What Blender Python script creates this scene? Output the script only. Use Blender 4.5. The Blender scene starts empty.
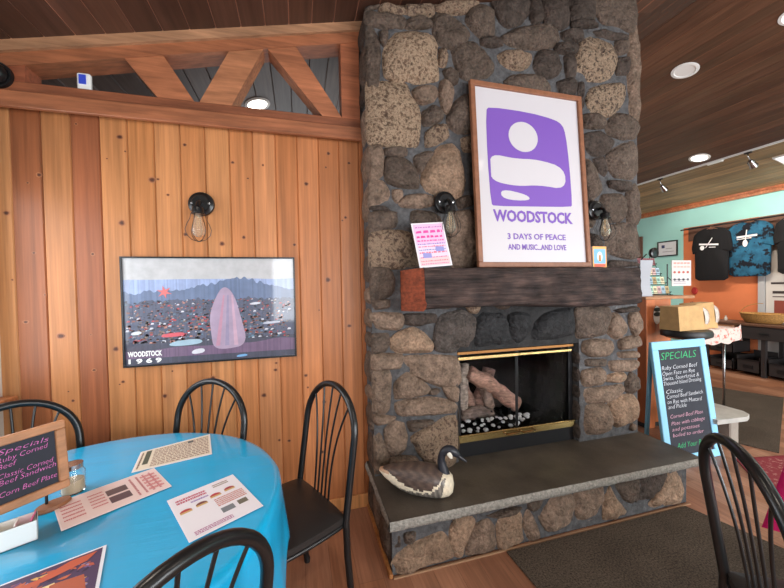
import bpy, bmesh, math, random
from mathutils import Vector, Matrix, noise, geometry
random.seed(7)
sc = bpy.context.scene
COL = bpy.context.scene.collection
PI = math.pi
V3 = Vector

# ------------------------------------------------------------------ camera
def nrm(v): return Vector(v).normalized()
zw = nrm((-.018, 1, -.022))
yw = Vector((-93/340, 0, 1)); yw = (yw - yw.dot(zw)*zw).normalized()
xw = Vector((zw.y*yw.z-zw.z*yw.y, zw.z*yw.x-zw.x*yw.z, zw.x*yw.y-zw.y*yw.x))
if xw.x < 0: xw = -xw
right = Vector((xw.x, yw.x, zw.x)); up = Vector((xw.y, yw.y, zw.y)); fwd = Vector((xw.z, yw.z, zw.z))
cam_d = bpy.data.cameras.new('camera'); cam = bpy.data.objects.new('camera', cam_d); COL.objects.link(cam)
cam.matrix_world = Matrix(((right.x, up.x, -fwd.x, 0), (right.y, up.y, -fwd.y, 0), (right.z, up.z, -fwd.z, 1.45), (0, 0, 0, 1)))
cam_d.sensor_width = 36; cam_d.lens = 340/784*36; cam_d.clip_start = .02
sc.camera = cam

# ------------------------------------------------------------------ materials
def srgb(r, g, b):
    f = lambda c: (c/255/12.92) if c/255 <= .04045 else ((c/255+.055)/1.055)**2.4
    return (f(r), f(g), f(b))
MATS = {}
def mat(name, color=None, rough=.6, metal=0, spec=.5, coat=0, attr=False, grain=None, bump=None, emit=None, alpha=1, trans=0, blotch=None, speck=None, lichen=False, ior=1.45, coatr=.05):
    """color or attribute 'Col'; grain=(scale xyz, lo, hi, detail); bump=(scale xyz, strength, distance); speck=(scale, colour, threshold)"""
    if name in MATS: return MATS[name]
    m = bpy.data.materials.new(name); m.use_nodes = True; nt = m.node_tree; N = nt.nodes; L = nt.links
    bs = N['Principled BSDF']
    bs.inputs['Roughness'].default_value = rough; bs.inputs['Metallic'].default_value = metal
    bs.inputs['Specular IOR Level'].default_value = spec; bs.inputs['Coat Weight'].default_value = coat
    bs.inputs['Coat Roughness'].default_value = coatr
    bs.inputs['Alpha'].default_value = alpha; bs.inputs['Transmission Weight'].default_value = trans; bs.inputs['IOR'].default_value = ior
    tc = N.new('ShaderNodeTexCoord')
    if attr:
        a = N.new('ShaderNodeAttribute'); a.attribute_name = 'Col'; src = a.outputs['Color']
    else:
        rgb = N.new('ShaderNodeRGB'); rgb.outputs[0].default_value = (*color, 1); src = rgb.outputs[0]
    def noise_node(scale, detail=6, rgh=.6):
        mp = N.new('ShaderNodeMapping'); mp.inputs['Scale'].default_value = scale; L.new(tc.outputs['Object'], mp.inputs[0])
        n = N.new('ShaderNodeTexNoise'); n.inputs['Scale'].default_value = 1; n.inputs['Detail'].default_value = detail; n.inputs['Roughness'].default_value = rgh
        L.new(mp.outputs[0], n.inputs['Vector']); return n.outputs[0]
    for g in (grain, blotch):
        if not g: continue
        n = noise_node(g[0], g[3] if len(g) > 3 else 6)
        r = N.new('ShaderNodeMapRange'); r.inputs['From Min'].default_value = .3; r.inputs['From Max'].default_value = .7
        r.inputs['To Min'].default_value = g[1]; r.inputs['To Max'].default_value = g[2]
        L.new(n, r.inputs['Value'])
        mx = N.new('ShaderNodeVectorMath'); mx.operation = 'SCALE'; L.new(src, mx.inputs[0]); L.new(r.outputs[0], mx.inputs['Scale']); src = mx.outputs[0]
    if lichen:
        n1 = noise_node((34, 34, 34), 6, .7)
        ab = N.new('ShaderNodeMath'); ab.operation = 'SUBTRACT'; L.new(n1, ab.inputs[0]); ab.inputs[1].default_value = .52
        ab2 = N.new('ShaderNodeMath'); ab2.operation = 'ABSOLUTE'; L.new(ab.outputs[0], ab2.inputs[0])
        mr = N.new('ShaderNodeMapRange'); mr.inputs['From Min'].default_value = .0; mr.inputs['From Max'].default_value = .11; mr.inputs['To Min'].default_value = 1; mr.inputs['To Max'].default_value = 0
        L.new(ab2.outputs[0], mr.inputs['Value'])
        mu = N.new('ShaderNodeMath'); mu.operation = 'MULTIPLY'; L.new(mr.outputs[0], mu.inputs[0]); L.new(a.outputs['Alpha'], mu.inputs[1])
        mix = N.new('ShaderNodeMix'); mix.data_type = 'RGBA'; L.new(mu.outputs[0], mix.inputs[0]); L.new(src, mix.inputs[6]); mix.inputs[7].default_value = (.42, .30, .20, 1); src = mix.outputs[2]
    if speck:
        n1 = noise_node((speck[0],)*3, 3, .7)
        mr = N.new('ShaderNodeMapRange'); mr.inputs['From Min'].default_value = speck[2]; mr.inputs['From Max'].default_value = speck[2]+.06; L.new(n1, mr.inputs['Value'])
        mix = N.new('ShaderNodeMix'); mix.data_type = 'RGBA'; L.new(mr.outputs[0], mix.inputs[0]); L.new(src, mix.inputs[6]); mix.inputs[7].default_value = (*speck[1], 1); src = mix.outputs[2]
    L.new(src, bs.inputs['Base Color'])
    if bump:
        n = noise_node(bump[0], 8, .6); b = N.new('ShaderNodeBump'); b.inputs['Strength'].default_value = bump[1]; b.inputs['Distance'].default_value = bump[2]
        L.new(n, b.inputs['Height']); L.new(b.outputs[0], bs.inputs['Normal'])
        if coat: L.new(b.outputs[0], bs.inputs['Coat Normal'])
    if emit:
        bs.inputs['Emission Color'].default_value = (*emit[0], 1); bs.inputs['Emission Strength'].default_value = emit[1]
    MATS[name] = m; return m

M_board = mat('pine_boards', attr=True, rough=.42, spec=.4, grain=((48, 48, 1.3), .68, 1.2, 6), blotch=((7, 7, .6), .82, 1.12, 4), bump=((90, 90, 3), .12, .002))
M_beam = mat('stained_pine', attr=True, rough=.5, grain=((3, 44, 44), .62, 1.25, 6), blotch=((3, 9, 9), .72, 1.15, 4), bump=((6, 60, 60), .2, .002))
M_ceil = mat('dark_ceiling_boards', attr=True, rough=.42, spec=.4, grain=((40, 1.8, 40), .7, 1.25, 5), blotch=((4, 1.2, 4), .75, 1.2, 3), bump=((70, 4, 70), .15, .002))
M_floor = mat('laminate_planks', attr=True, rough=.33, spec=.5, grain=((55, 2.5, 1), .72, 1.2, 6), blotch=((8, 1, 1), .85, 1.12, 3))
M_stone = mat('field_stone', attr=True, rough=.72, spec=.35, lichen=True, grain=((16, 16, 16), .5, 1.42, 7), blotch=((70, 70, 70), .55, 1.42, 4), bump=((34, 34, 34), 1.0, .03))
M_mortar = mat('mortar', srgb(84, 83, 84), rough=.92, grain=((26, 26, 26), .55, 1.35, 6), bump=((40, 40, 40), 1, .016))
M_soot = mat('sooty_firebrick', srgb(30, 28, 28), rough=.95, spec=.05, grain=((9, 9, 9), .6, 1.3, 5))
M_slab = mat('bluestone', srgb(80, 72, 64), rough=.5, spec=.4, grain=((3.5, 3.5, 3.5), .62, 1.35, 7), blotch=((120, 120, 120), .88, 1.12, 2), bump=((30, 30, 30), .25, .004))
M_edge = mat('chipped_stone_edge', srgb(150, 146, 138), rough=.8, grain=((70, 70, 70), .55, 1.3, 5), bump=((60, 60, 60), .9, .012))
M_hewn = mat('hewn_timber', attr=True, rough=.7, spec=.3, grain=((3, 60, 60), .3, 1.5, 8), blotch=((9, 9, 12), .55, 1.35, 6), bump=((7, 60, 70), 1.0, .02))
M_attr = mat('printed_paper', attr=True, rough=.55)
M_print = mat('glazed_print', attr=True, rough=.4, coat=.4)
M_photo = mat('glazed_landscape_print', attr=True, rough=.4, coat=1.0, blotch=((14, 1, 14), .88, 1.12, 4))
M_paint = mat('matte_paint', attr=True, rough=.6)
M_black = mat('black_enamel', srgb(24, 24, 25), rough=.28, spec=.5)
M_vinyl = mat('black_vinyl', srgb(38, 35, 34), rough=.42, spec=.4, bump=((180, 180, 180), .15, .002))
M_blackm = mat('black_metal', srgb(28, 28, 30), rough=.4, metal=.3)
M_steel = mat('steel', srgb(170, 172, 175), rough=.25, metal=1)
M_brass = mat('polished_brass', srgb(206, 182, 122), rough=.25, metal=1)
M_brassd = mat('dark_brass', srgb(120, 84, 50), rough=.35, metal=1)
M_glass = mat('clear_glass', (1, 1, 1), rough=.02, trans=1, ior=1.35)
M_fireglass = mat('fire_door_glass', (1, 1, 1), rough=.0, trans=1, ior=1.08)
M_white = mat('white_plastic', srgb(235, 235, 232), rough=.35)
M_ceramic = mat('white_ceramic', srgb(228, 228, 226), rough=.2)
M_wood = mat('light_wood', srgb(176, 124, 88), rough=.5, grain=((12, 40, 40), .7, 1.2, 5), bump=((20, 60, 60), .2, .002))
M_frame = mat('walnut_frame', srgb(140, 92, 66), rough=.45, grain=((30, 30, 30), .8, 1.15, 5))
M_cab = mat('cabinet_wood', srgb(196, 112, 68), rough=.4, grain=((18, 18, 2), .82, 1.12, 5))
M_teal = mat('teal_wall_paint', srgb(172, 232, 226), rough=.7, grain=((3, 3, 3), .97, 1.03, 2))
M_orange = mat('orange_wall_paint', srgb(222, 128, 82), rough=.7, grain=((3, 3, 3), .93, 1.05, 3))
M_brownw = mat('brown_trim_wood', srgb(112, 80, 66), rough=.6, grain=((30, 4, 30), .8, 1.15, 4))
M_mat = mat('ribbed_floor_mat', srgb(84, 74, 65), rough=.95, spec=.1, grain=((120, 120, 5), .35, 1.75, 4), blotch=((4, 4, 4), .85, 1.12, 3), bump=((200, 200, 30), .9, .01))
M_rug = mat('red_patterned_rug', srgb(132, 58, 64), rough=.95, spec=.1, speck=(30, srgb(160, 112, 106), .55))
M_magenta = mat('magenta_cloth', srgb(196, 10, 96), rough=.75, bump=((9, 9, 4), .3, .01))
M_bluecloth = mat('blue_tablecloth_under_clear_plastic', srgb(0, 172, 224), rough=.4, spec=.5, coat=1.0, coatr=.08, blotch=((4, 4, 4), .94, 1.05, 3), bump=((1.6, 11, 4), .3, .012))
M_slate = mat('chalkboard_slate', srgb(40, 42, 52), rough=.7, grain=((10, 10, 10), .9, 1.15, 4))
M_kraft = mat('kraft_paper', srgb(192, 154, 104), rough=.75, grain=((12, 12, 12), .85, 1.1, 3), bump=((10, 10, 10), .5, .01))
M_film = mat('clear_bag_window', srgb(205, 190, 180), rough=.25, coat=.6, grain=((20, 20, 20), .7, 1.2, 3))
M_wicker = mat('wicker', srgb(186, 140, 78), rough=.7, grain=((60, 60, 90), .55, 1.25, 3), bump=((60, 60, 90), .9, .01))
M_darkbin = mat('dark_bin_plastic', srgb(44, 40, 40), rough=.5)
M_counter = mat('dark_counter_wood', srgb(96, 66, 50), rough=.45, grain=((3, 30, 30), .7, 1.2, 4))
M_floral = mat('floral_cloth', srgb(206, 190, 182), rough=.8, speck=(20, srgb(190, 108, 96), .54))
M_bench = mat('pale_stone_slab', srgb(176, 174, 168), rough=.6, grain=((10, 10, 10), .85, 1.1, 4))
M_log = mat('ceramic_log', attr=True, rough=.9, grain=((16, 60, 60), .5, 1.35, 5), bump=((20, 60, 60), .8, .015))
M_pebble = mat('white_pebble', srgb(225, 225, 225), rough=.7)
M_tie = mat('tie_dye_cotton', srgb(36, 98, 130), rough=.85, speck=(6, srgb(8, 14, 28), .50), blotch=((9, 9, 9), .6, 1.3, 4))
M_cotton = mat('black_cotton', srgb(14, 14, 18), rough=.85, bump=((4, 9, 1.5), .6, .03))
M_decoy = mat('painted_decoy', attr=True, rough=.38, grain=((60, 60, 60), .82, 1.15, 4), bump=((70, 70, 70), .25, .003))
M_chalk_pink = mat('pink_chalk', srgb(226, 120, 190), rough=.9)
M_chalk_white = mat('white_chalk', srgb(225, 228, 235), rough=.9)
M_chalk_rose = mat('rose_chalk', srgb(226, 170, 190), rough=.9)
M_chalk_green = mat('green_chalk', srgb(60, 190, 120), rough=.9)
M_purple = mat('purple_ink', srgb(122, 84, 176), rough=.45, coat=.3)
M_lightblue = mat('light_blue_paint', srgb(140, 200, 232), rough=.55, grain=((8, 8, 8), .92, 1.06, 3))
M_lamp = mat('lamp_diffuser', (1, 1, 1), rough=.5, emit=((1, .93, .82), 9))
M_bulbglass = mat('bulb_glass', srgb(235, 225, 205), rough=.05, trans=.85, ior=1.2)
M_fil = mat('filament', srgb(190, 150, 90), rough=.4)
M_darkroom = mat('wall_paint_pale', srgb(214, 206, 194), rough=.8)
M_plate = mat('glossy_white', srgb(240, 240, 238), rough=.3)
M_screen = mat('blue_screen', srgb(30, 40, 110), rough=.3, emit=(srgb(60, 80, 200), .6))

# ------------------------------------------------------------------ mesh builder
class MB:
    def __init__(s, col=(.8, .8, .8)):
        s.v = []; s.f = []; s.c = []; s.col = (*col, 1) if len(col) == 3 else col
    def face(s, idx, col=None):
        s.f.append(tuple(idx)); s.c.append((*col, 1) if col and len(col) == 3 else (col or s.col))
    def verts(s, vs):
        n = len(s.v); s.v += [Vector(p) for p in vs]; return n
    def poly(s, pts, col=None): n = s.verts(pts); s.face(range(n, n+len(pts)), col)
    def box(s, x0, x1, y0, y1, z0, z1, col=None, M=None, b=0):
        if b:
            ring = []
            for z, i in ((z0, b), (z0+b, 0), (z1-b, 0), (z1, b)):
                a, c, d, e = x0+i, x1-i, y0+i, y1-i
                ring.append([(a+b, d, z), (c-b, d, z), (c, d+b, z), (c, e-b, z), (c-b, e, z), (a+b, e, z), (a, e-b, z), (a, d+b, z)])
            pts = [Vector(p) for r in ring for p in r]
            if M: pts = [M @ p for p in pts]
            n = s.verts(pts)
            for r in range(3):
                for k in range(8): s.face((n+r*8+k, n+r*8+(k+1) % 8, n+r*8+8+(k+1) % 8, n+r*8+8+k), col)
            s.face([n+7-k for k in range(8)], col); s.face([n+24+k for k in range(8)], col); return
        pts = [Vector(p) for p in ((x0, y0, z0), (x1, y0, z0), (x1, y1, z0), (x0, y1, z0), (x0, y0, z1), (x1, y0, z1), (x1, y1, z1), (x0, y1, z1))]
        if M: pts = [M @ p for p in pts]
        n = s.verts(pts)
        for q in ((3, 2, 1, 0), (4, 5, 6, 7), (0, 1, 5, 4), (1, 2, 6, 5), (2, 3, 7, 6), (3, 0, 4, 7)): s.face([n+i for i in q], col)
    def hexa(s, p, col=None):   # 8 points, bottom ring then top ring
        n = s.verts(p)
        for q in ((3, 2, 1, 0), (4, 5, 6, 7), (0, 1, 5, 4), (1, 2, 6, 5), (2, 3, 7, 6), (3, 0, 4, 7)): s.face([n+i for i in q], col)
    def tube(s, pts, r, seg=8, closed=False, col=None, cap=True):
        pts = [Vector(p) for p in pts]; N = len(pts); rr = r if isinstance(r, (list, tuple)) else [r]*N
        t0 = (pts[1]-pts[0]).normalized(); ref = Vector((0, 0, 1)) if abs(t0.z) < .9 else Vector((1, 0, 0)); nv = t0.cross(ref).normalized()
        base = len(s.v)
        for i, p in enumerate(pts):
            if closed: t = (pts[(i+1) % N]-pts[i-1]).normalized()
            else: t = (pts[min(i+1, N-1)]-pts[max(i-1, 0)]).normalized()
            nv = (nv-nv.dot(t)*t).normalized(); bv = t.cross(nv)
            s.v += [p+rr[i]*(math.cos(a)*nv+math.sin(a)*bv) for a in (2*PI*k/seg for k in range(seg))]
        for i in range(N if closed else N-1):
            j = (i+1) % N
            for k in range(seg): s.face((base+i*seg+k, base+i*seg+(k+1) % seg, base+j*seg+(k+1) % seg, base+j*seg+k), col)
        if cap and not closed:
            s.face([base+seg-1-k for k in range(seg)], col); s.face([base+(N-1)*seg+k for k in range(seg)], col)
    def lathe(s, prof, seg=24, M=None, col=None, cap=True):  # prof = (r,z) list around local z
        base = len(s.v)
        for r, z in prof:
            for k in range(seg):
                p = Vector((r*math.cos(2*PI*k/seg), r*math.sin(2*PI*k/seg), z)); s.v.append(M @ p if M else p)
        for i in range(len(prof)-1):
            for k in range(seg): s.face((base+i*seg+k, base+i*seg+(k+1) % seg, base+(i+1)*seg+(k+1) % seg, base+(i+1)*seg+k), col)
        if cap:
            s.face([base+seg-1-k for k in range(seg)], col); s.face([base+(len(prof)-1)*seg+k for k in range(seg)], col)
    def build(s, name, m, parent=None, world=True, smooth=False, sharp=None):
        me = bpy.data.meshes.new(name)
        vs = s.v
        if parent is not None and world:
            P = root_matrix(parent).inverted(); vs = [P @ v for v in vs]
        me.from_pydata([tuple(v) for v in vs], [], s.f)
        ca = me.color_attributes.new('Col', 'FLOAT_COLOR', 'CORNER')
        cols = []
        for f, c in zip(s.f, s.c): cols += list(c)*len(f)
        ca.data.foreach_set('color', cols)
        me.materials.append(m); me.validate(); me.update()
        if smooth: me.polygons.foreach_set('use_smooth', [True]*len(me.polygons))
        if sharp and smooth: me.set_sharp_from_angle(angle=math.radians(sharp))
        o = bpy.data.objects.new(name, me); COL.objects.link(o)
        if parent is not None: o.parent = parent
        return o
def root_matrix(o):
    M = Matrix.LocRotScale(o.location, o.rotation_euler, o.scale)
    return (root_matrix(o.parent) @ M) if o.parent else M
def thing(name, label, cat, loc=(0, 0, 0), rz=0, group=None, rot=None):
    o = bpy.data.objects.new(name, None); COL.objects.link(o); o.empty_display_size = .1
    o.location = loc; o.rotation_euler = rot or (0, 0, rz); o['label'] = label; o['category'] = cat
    if group: o['group'] = group
    return o
def tag(o, label=None, cat=None, group=None, kind=None):
    for k, v in (('label', label), ('category', cat), ('group', group), ('kind', kind)):
        if v: o[k] = v
    return o
def struct(o): o['kind'] = 'structure'; return o
def dup(root, loc=None, rz=None, label=None, group=None):
    r = root.copy(); COL.objects.link(r)
    if loc is not None: r.location = loc
    if rz is not None: r.rotation_euler = (0, 0, rz)
    if label: r['label'] = label
    if group: r['group'] = group
    for ch in list(root.children):
        c = ch.copy(); COL.objects.link(c); c.parent = r
        for g in list(ch.children):
            d = g.copy(); COL.objects.link(d); d.parent = c
    return r
FCACHE = {}
def text(s, size, M, m, name, parent=None, world=True, off=0, shear=0, width=None, ext=.0004, spacing=1, align='LEFT'):
    cu = bpy.data.curves.new(name, 'FONT'); cu.body = s; cu.size = size; cu.offset = off; cu.shear = shear; cu.extrude = ext; cu.space_character = spacing; cu.resolution_u = 2
    ob = bpy.data.objects.new(name, cu); COL.objects.link(ob)
    bpy.context.view_layer.update()
    me = bpy.data.meshes.new_from_object(ob.evaluated_get(bpy.context.evaluated_depsgraph_get()))
    bpy.data.objects.remove(ob)
    xs = [v.co.x for v in me.vertices] or [0, 1]; w = max(xs)-min(xs); sx = (width/w) if width else 1; x0 = min(xs)
    W = w*sx
    for v in me.vertices: v.co.x = (v.co.x-x0)*sx - (W/2 if align == 'CENTER' else 0)
    P = root_matrix(parent).inverted() if (parent is not None and world) else Matrix()
    me.transform(P @ M); me.materials.clear(); me.materials.append(m)
    o = bpy.data.objects.new(name, me); COL.objects.link(o)
    if parent is not None: o.parent = parent
    return o
def frame_M(o, u, v):   # local x->u, y->v, z->normal
    u = Vector(u).normalized(); v = Vector(v); v = (v-v.dot(u)*u).normalized(); n = u.cross(v); o = Vector(o)
    return Matrix(((u.x, v.x, n.x, o.x), (u.y, v.y, n.y, o.y), (u.z, v.z, n.z, o.z), (0, 0, 0, 1)))
def chaikin(p, it=2, cut=.25):
    for n_ in range(it):
        q = []; k = cut if n_ == 0 else .25
        for i in range(len(p)):
            a, b = p[i], p[(i+1) % len(p)]
            q += [(a[0]*(1-k)+b[0]*k, a[1]*(1-k)+b[1]*k), (a[0]*k+b[0]*(1-k), a[1]*k+b[1]*(1-k))]
        p = q
    return p
def jit(c, a=.08): k = 1+random.uniform(-a, a); return tuple(x*k for x in c)
def pillow(mb, poly, M, h, col, it=2, rings=(1, .97, .9, .78, .6, .35, .12), wob=.004, seed=0, back=0, cut=.25, flat=.25, pw=3.2):
    """bulged solid over a 2-D outline; M maps (u,v,height) to world"""
    p = chaikin(poly, it, cut); n = len(p); cx = sum(a for a, b in p)/n; cy = sum(b for a, b in p)/n
    base = len(mb.v); prof = []
    if back: prof.append((1, -back))
    for t in rings: prof.append((t, h*(1-(max(0, (t-flat)/(1-flat)))**pw) if t < 1 else 0))
    for t, z in prof:
        for a, b in p:
            q = Vector((cx+(a-cx)*t, cy+(b-cy)*t, z))
            if z > 0:
                q.z += wob*2*noise.noise(Vector((q.x*7+seed*3.1, q.y*7, seed)))+wob*noise.noise(Vector((q.x*22+seed, q.y*22, seed)))
            mb.v.append(M @ q)
    for i in range(len(prof)-1):
        for k in range(n): mb.face((base+i*n+k, base+i*n+(k+1) % n, base+(i+1)*n+(k+1) % n, base+(i+1)*n+k), col)
    mb.face([base+(len(prof)-1)*n+k for k in range(n)], col)
def boards(mb, O, U, Vv, w, length, along, colfn, groove=.006, depth=.006, u0=0, split=None, edge=1):
    """boards side by side along U, running along Vv, normal N = U x V; each has bevelled edges"""
    U = Vector(U).normalized(); Vv = Vector(Vv).normalized(); Nn = U.cross(Vv); O = Vector(O)
    k = 0; u = u0
    while u < length-1e-6:
        ua, ub = u, min(u+w, length)
        segs = [(0, along)]
        if split:
            segs = []; s0 = -random.uniform(0, split)
            while s0 < along: segs.append((max(0, s0)+.0006, min(along, s0+split)-.0006)); s0 += split
        for (a, b) in segs:
            if b-a < .01: continue
            c = colfn(k, a)
            P = lambda uu, vv, hh: O+U*uu+Vv*vv+Nn*hh
            if depth:
                for (x0, h0, x1, h1) in ((ua, -depth, ua+groove, 0), (ua+groove, 0, ub-groove, 0), (ub-groove, 0, ub, -depth)):
                    mb.poly([P(x0, a, h0), P(x1, a, h1), P(x1, b, h1), P(x0, b, h0)], tuple(v*edge for v in c) if h0 != h1 and h0 < 0 else c)  # edge brightens one groove face: caught light painted into the ceiling boards
            else:
                mb.poly([P(ua+groove, a, 0), P(ub-groove, a, 0), P(ub-groove, b, 0), P(ua+groove, b, 0)], c)
        k += 1; u += w

# ------------------------------------------------------------------ setting
SL = .2345
zl = lambda x: 3.017+SL*x
zr = lambda x: 4.535-SL*x
def simple_box(name, m, a, col=None):
    mb = MB(col or (.8, .8, .8)); mb.box(*a); return struct(mb.build(name, m))
# floor
mb = MB()
fl = [srgb(150, 104, 80), srgb(166, 118, 92), srgb(138, 94, 72), srgb(158, 108, 80), srgb(176, 130, 104)]
boards(mb, (-1.5, -2.5, 0), (1, 0, 0), (0, 1, 0), .125, 8.8, 8.8, lambda k, a: jit(random.choice(fl), .07), groove=.0006, depth=0, split=1.28)
struct(mb.build('floor', M_floor))
simple_box('floor_underlay', M_counter, (-1.6, 7.4, -2.6, 6.3, -.06, -.002))
# pine board wall
mb = MB()
pal = {0: (180, 124, 79), 1: (144, 85, 52), 2: (171, 113, 70), 3: (141, 82, 52), 4: (182, 122, 76), 5: (178, 117, 70), 6: (187, 127, 81), 7: (180, 118, 72), 8: (189, 129, 82), 9: (180, 117, 72), 10: (185, 124, 81), 11: (176, 111, 67), 12: (185, 119, 75), 13: (175, 110, 67), 14: (180, 115, 72), 15: (171, 104, 63)}
pine = lambda k: srgb(*pal.get(k, (204, 136, 86)))
boards(mb, (-1.534, 2.2, 0), (1, 0, 0), (0, 0, 1), .1285, 1.984, 2.42, lambda k, a: jit(pine(k), .03), groove=.005, depth=.007)
mb.box(-1.534, .45, 2.207, 2.3, 0, 2.42, srgb(120, 70, 40))
knots = [(random.uniform(-1.44, .38), random.uniform(.5, 2.35), random.choice((3, 3, 4, 5))) for _ in range(34)]+[(-1.289, 2.063, 7), (-.929, 1.826, 9), (-.778, 2.07, 10), (-.702, 1.991, 5), (-1.223, 1.219, 12), (-1.082, 1.026, 6), (-.978, 1.134, 8), (-.924, 2.294, 9), (-.682, 1.108, 7), (-1.43, 1.86, 8), (-1.37, 1.3, 7), (-.95, .95, 6), (-.36, 2.2, 6), (-.5, .93, 8), (-.22, .8, 9), (.03, .9, 7), (-.31, 1.76, 6), (.06, 2.1, 8), (.18, 1.5, 10), (.3, 1.9, 6), (.31, 1.2, 9), (-.02, 1.72, 6), (.14, .72, 8), (-.75, .85, 7), (-.62, 1.77, 7), (-.43, 1.72, 8), (-.61, 2.28, 6), (.33, 2.25, 6), (.2, 2.3, 7), (-.15, .95, 7), (.34, .55, 9), (.12, .4, 8), (-.08, .5, 7)]
for x, z, r in knots:
    r *= .00105; e = random.uniform(.7, 1.1)
    for rr, c, h in ((1.9, (166, 110, 76), .0004), (1.4, (128, 78, 52), .0007), (.9, (82, 48, 34), .0011)):
        mb.poly([(x+rr*r*math.cos(a)*(1+.12*math.sin(3*a+x*9)), 2.2-h, z+rr*r*e*math.sin(a)) for a in (2*PI*k/14 for k in range(14))], srgb(*c))
struct(mb.build('wall_back_pine', M_board))
mb = MB(srgb(206, 142, 88)); mb.box(-1.46, .42, 2.184, 2.199, 0, .087, b=.003)
struct(mb.build('baseboard_back', M_board))
# truss above the board wall
bc = srgb(156, 96, 64); bc2 = srgb(142, 84, 56)
def sloped(mb, x0, x1, dz0, dz1, y0, y1, col):
    mb.hexa([(x0, y0, zl(x0)+dz0), (x1, y0, zl(x1)+dz0), (x1, y1, zl(x1)+dz0), (x0, y1, zl(x0)+dz0),
             (x0, y0, zl(x0)+dz1), (x1, y0, zl(x1)+dz1), (x1, y1, zl(x1)+dz1), (x0, y1, zl(x0)+dz1)], col)
mb = MB(bc2); mb.box(-1.46, .42, 2.15, 2.3, 2.40, 2.51, b=.004); mb.box(-1.46, .42, 2.125, 2.152, 2.372, 2.452, col=bc, b=.004)
struct(mb.build('trim_crossbeam', M_beam))
mb = MB(bc); sloped(mb, -1.46, .42, -.116, -.05, 2.15, 2.28, bc)
struct(mb.build('trim_top_chord', M_beam))
mb = MB(srgb(208, 150, 108)); sloped(mb, -1.46, .42, -.052, .01, 2.13, 2.2, srgb(168, 124, 92))
struct(mb.build('trim_ceiling_edge', M_beam))
def brace(name, q, col):   # q = outline in x,z, four corners
    mb = MB(col); y0, y1 = 2.155, 2.27
    mb.hexa([(q[0][0], y0, q[0][1]), (q[1][0], y0, q[1][1]), (q[1][0], y1, q[1][1]), (q[0][0], y1, q[0][1]),
             (q[3][0], y0, q[3][1]), (q[2][0], y0, q[2][1]), (q[2][0], y1, q[2][1]), (q[3][0], y1, q[3][1])])
    return struct(mb.build(name, M_beam))
brace('trim_brace', [(-.719, 2.505), (-.54, 2.505), (-.70, 2.76), (-.89, 2.72)], srgb(168, 104, 70))
brace('trim_brace', [(-.52, 2.505), (-.352, 2.505), (-.15, 2.90), (-.335, 2.86)], srgb(176, 116, 80))
brace('trim_brace', [(.17, 2.505), (.29, 2.505), (-.0, 2.93), (-.155, 2.88)], srgb(170, 106, 72))
brace('trim_post', [(.285, 2.505), (.40, 2.505), (.40, 3.02), (.285, 3.0)], srgb(162, 96, 64))
brace('trim_block', [(-1.46, 2.505), (-1.303, 2.505), (-1.303, 2.60), (-1.46, 2.57)], srgb(156, 88, 60))
# ceilings
cn = 1/math.sqrt(1+SL*SL)
dark = [srgb(76, 50, 39), srgb(69, 45, 35), srgb(84, 55, 42), srgb(74, 49, 38)]
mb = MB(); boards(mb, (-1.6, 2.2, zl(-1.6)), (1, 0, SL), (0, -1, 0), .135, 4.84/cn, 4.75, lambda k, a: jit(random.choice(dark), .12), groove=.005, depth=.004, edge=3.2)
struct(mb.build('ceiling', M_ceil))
rear = [srgb(104, 92, 88), srgb(94, 84, 82), srgb(112, 98, 92)]  # greyer boards: the brighter light of the back room painted into the colour
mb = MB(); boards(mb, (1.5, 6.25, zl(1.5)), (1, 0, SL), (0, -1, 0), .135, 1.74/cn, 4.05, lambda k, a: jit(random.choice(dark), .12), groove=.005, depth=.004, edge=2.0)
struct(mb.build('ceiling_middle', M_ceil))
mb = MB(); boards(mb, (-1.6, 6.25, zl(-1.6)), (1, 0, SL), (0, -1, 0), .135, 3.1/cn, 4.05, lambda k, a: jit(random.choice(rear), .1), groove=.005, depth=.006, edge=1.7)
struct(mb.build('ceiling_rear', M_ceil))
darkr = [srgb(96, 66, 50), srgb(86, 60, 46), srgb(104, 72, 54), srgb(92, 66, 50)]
lit_r = [srgb(156, 128, 92), srgb(142, 118, 86), srgb(164, 134, 98)]  # boards past the track painted paler for the warm light of the spots
mb = MB(); boards(mb, (3.24, 6.25, zr(3.24)), (1, 0, -SL), (0, -1, 0), .12, 4.05/cn, 8.8, lambda k, a: jit(random.choice(darkr if k*.12*cn+3.24 < 5.78 else lit_r), .1), groove=.004, depth=.006, edge=1.8)
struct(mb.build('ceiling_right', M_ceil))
mb = MB(); mb.hexa([(-1.7, -2.7, zl(-1.7)+.03), (3.24, -2.7, zl(3.24)+.03), (3.24, 6.4, zl(3.24)+.03), (-1.7, 6.4, zl(-1.7)+.03), (-1.7, -2.7, zl(-1.7)+.1), (3.24, -2.7, zl(3.24)+.1), (3.24, 6.4, zl(3.24)+.1), (-1.7, 6.4, zl(-1.7)+.1)])
mb.hexa([(3.24, -2.7, zr(3.24)+.03), (7.5, -2.7, zr(7.5)+.03), (7.5, 6.4, zr(7.5)+.03), (3.24, 6.4, zr(3.24)+.03), (3.24, -2.7, zr(3.24)+.1), (7.5, -2.7, zr(7.5)+.1), (7.5, 6.4, zr(7.5)+.1), (3.24, 6.4, zr(3.24)+.1)])
struct(mb.build('roof_deck', M_counter))
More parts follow.
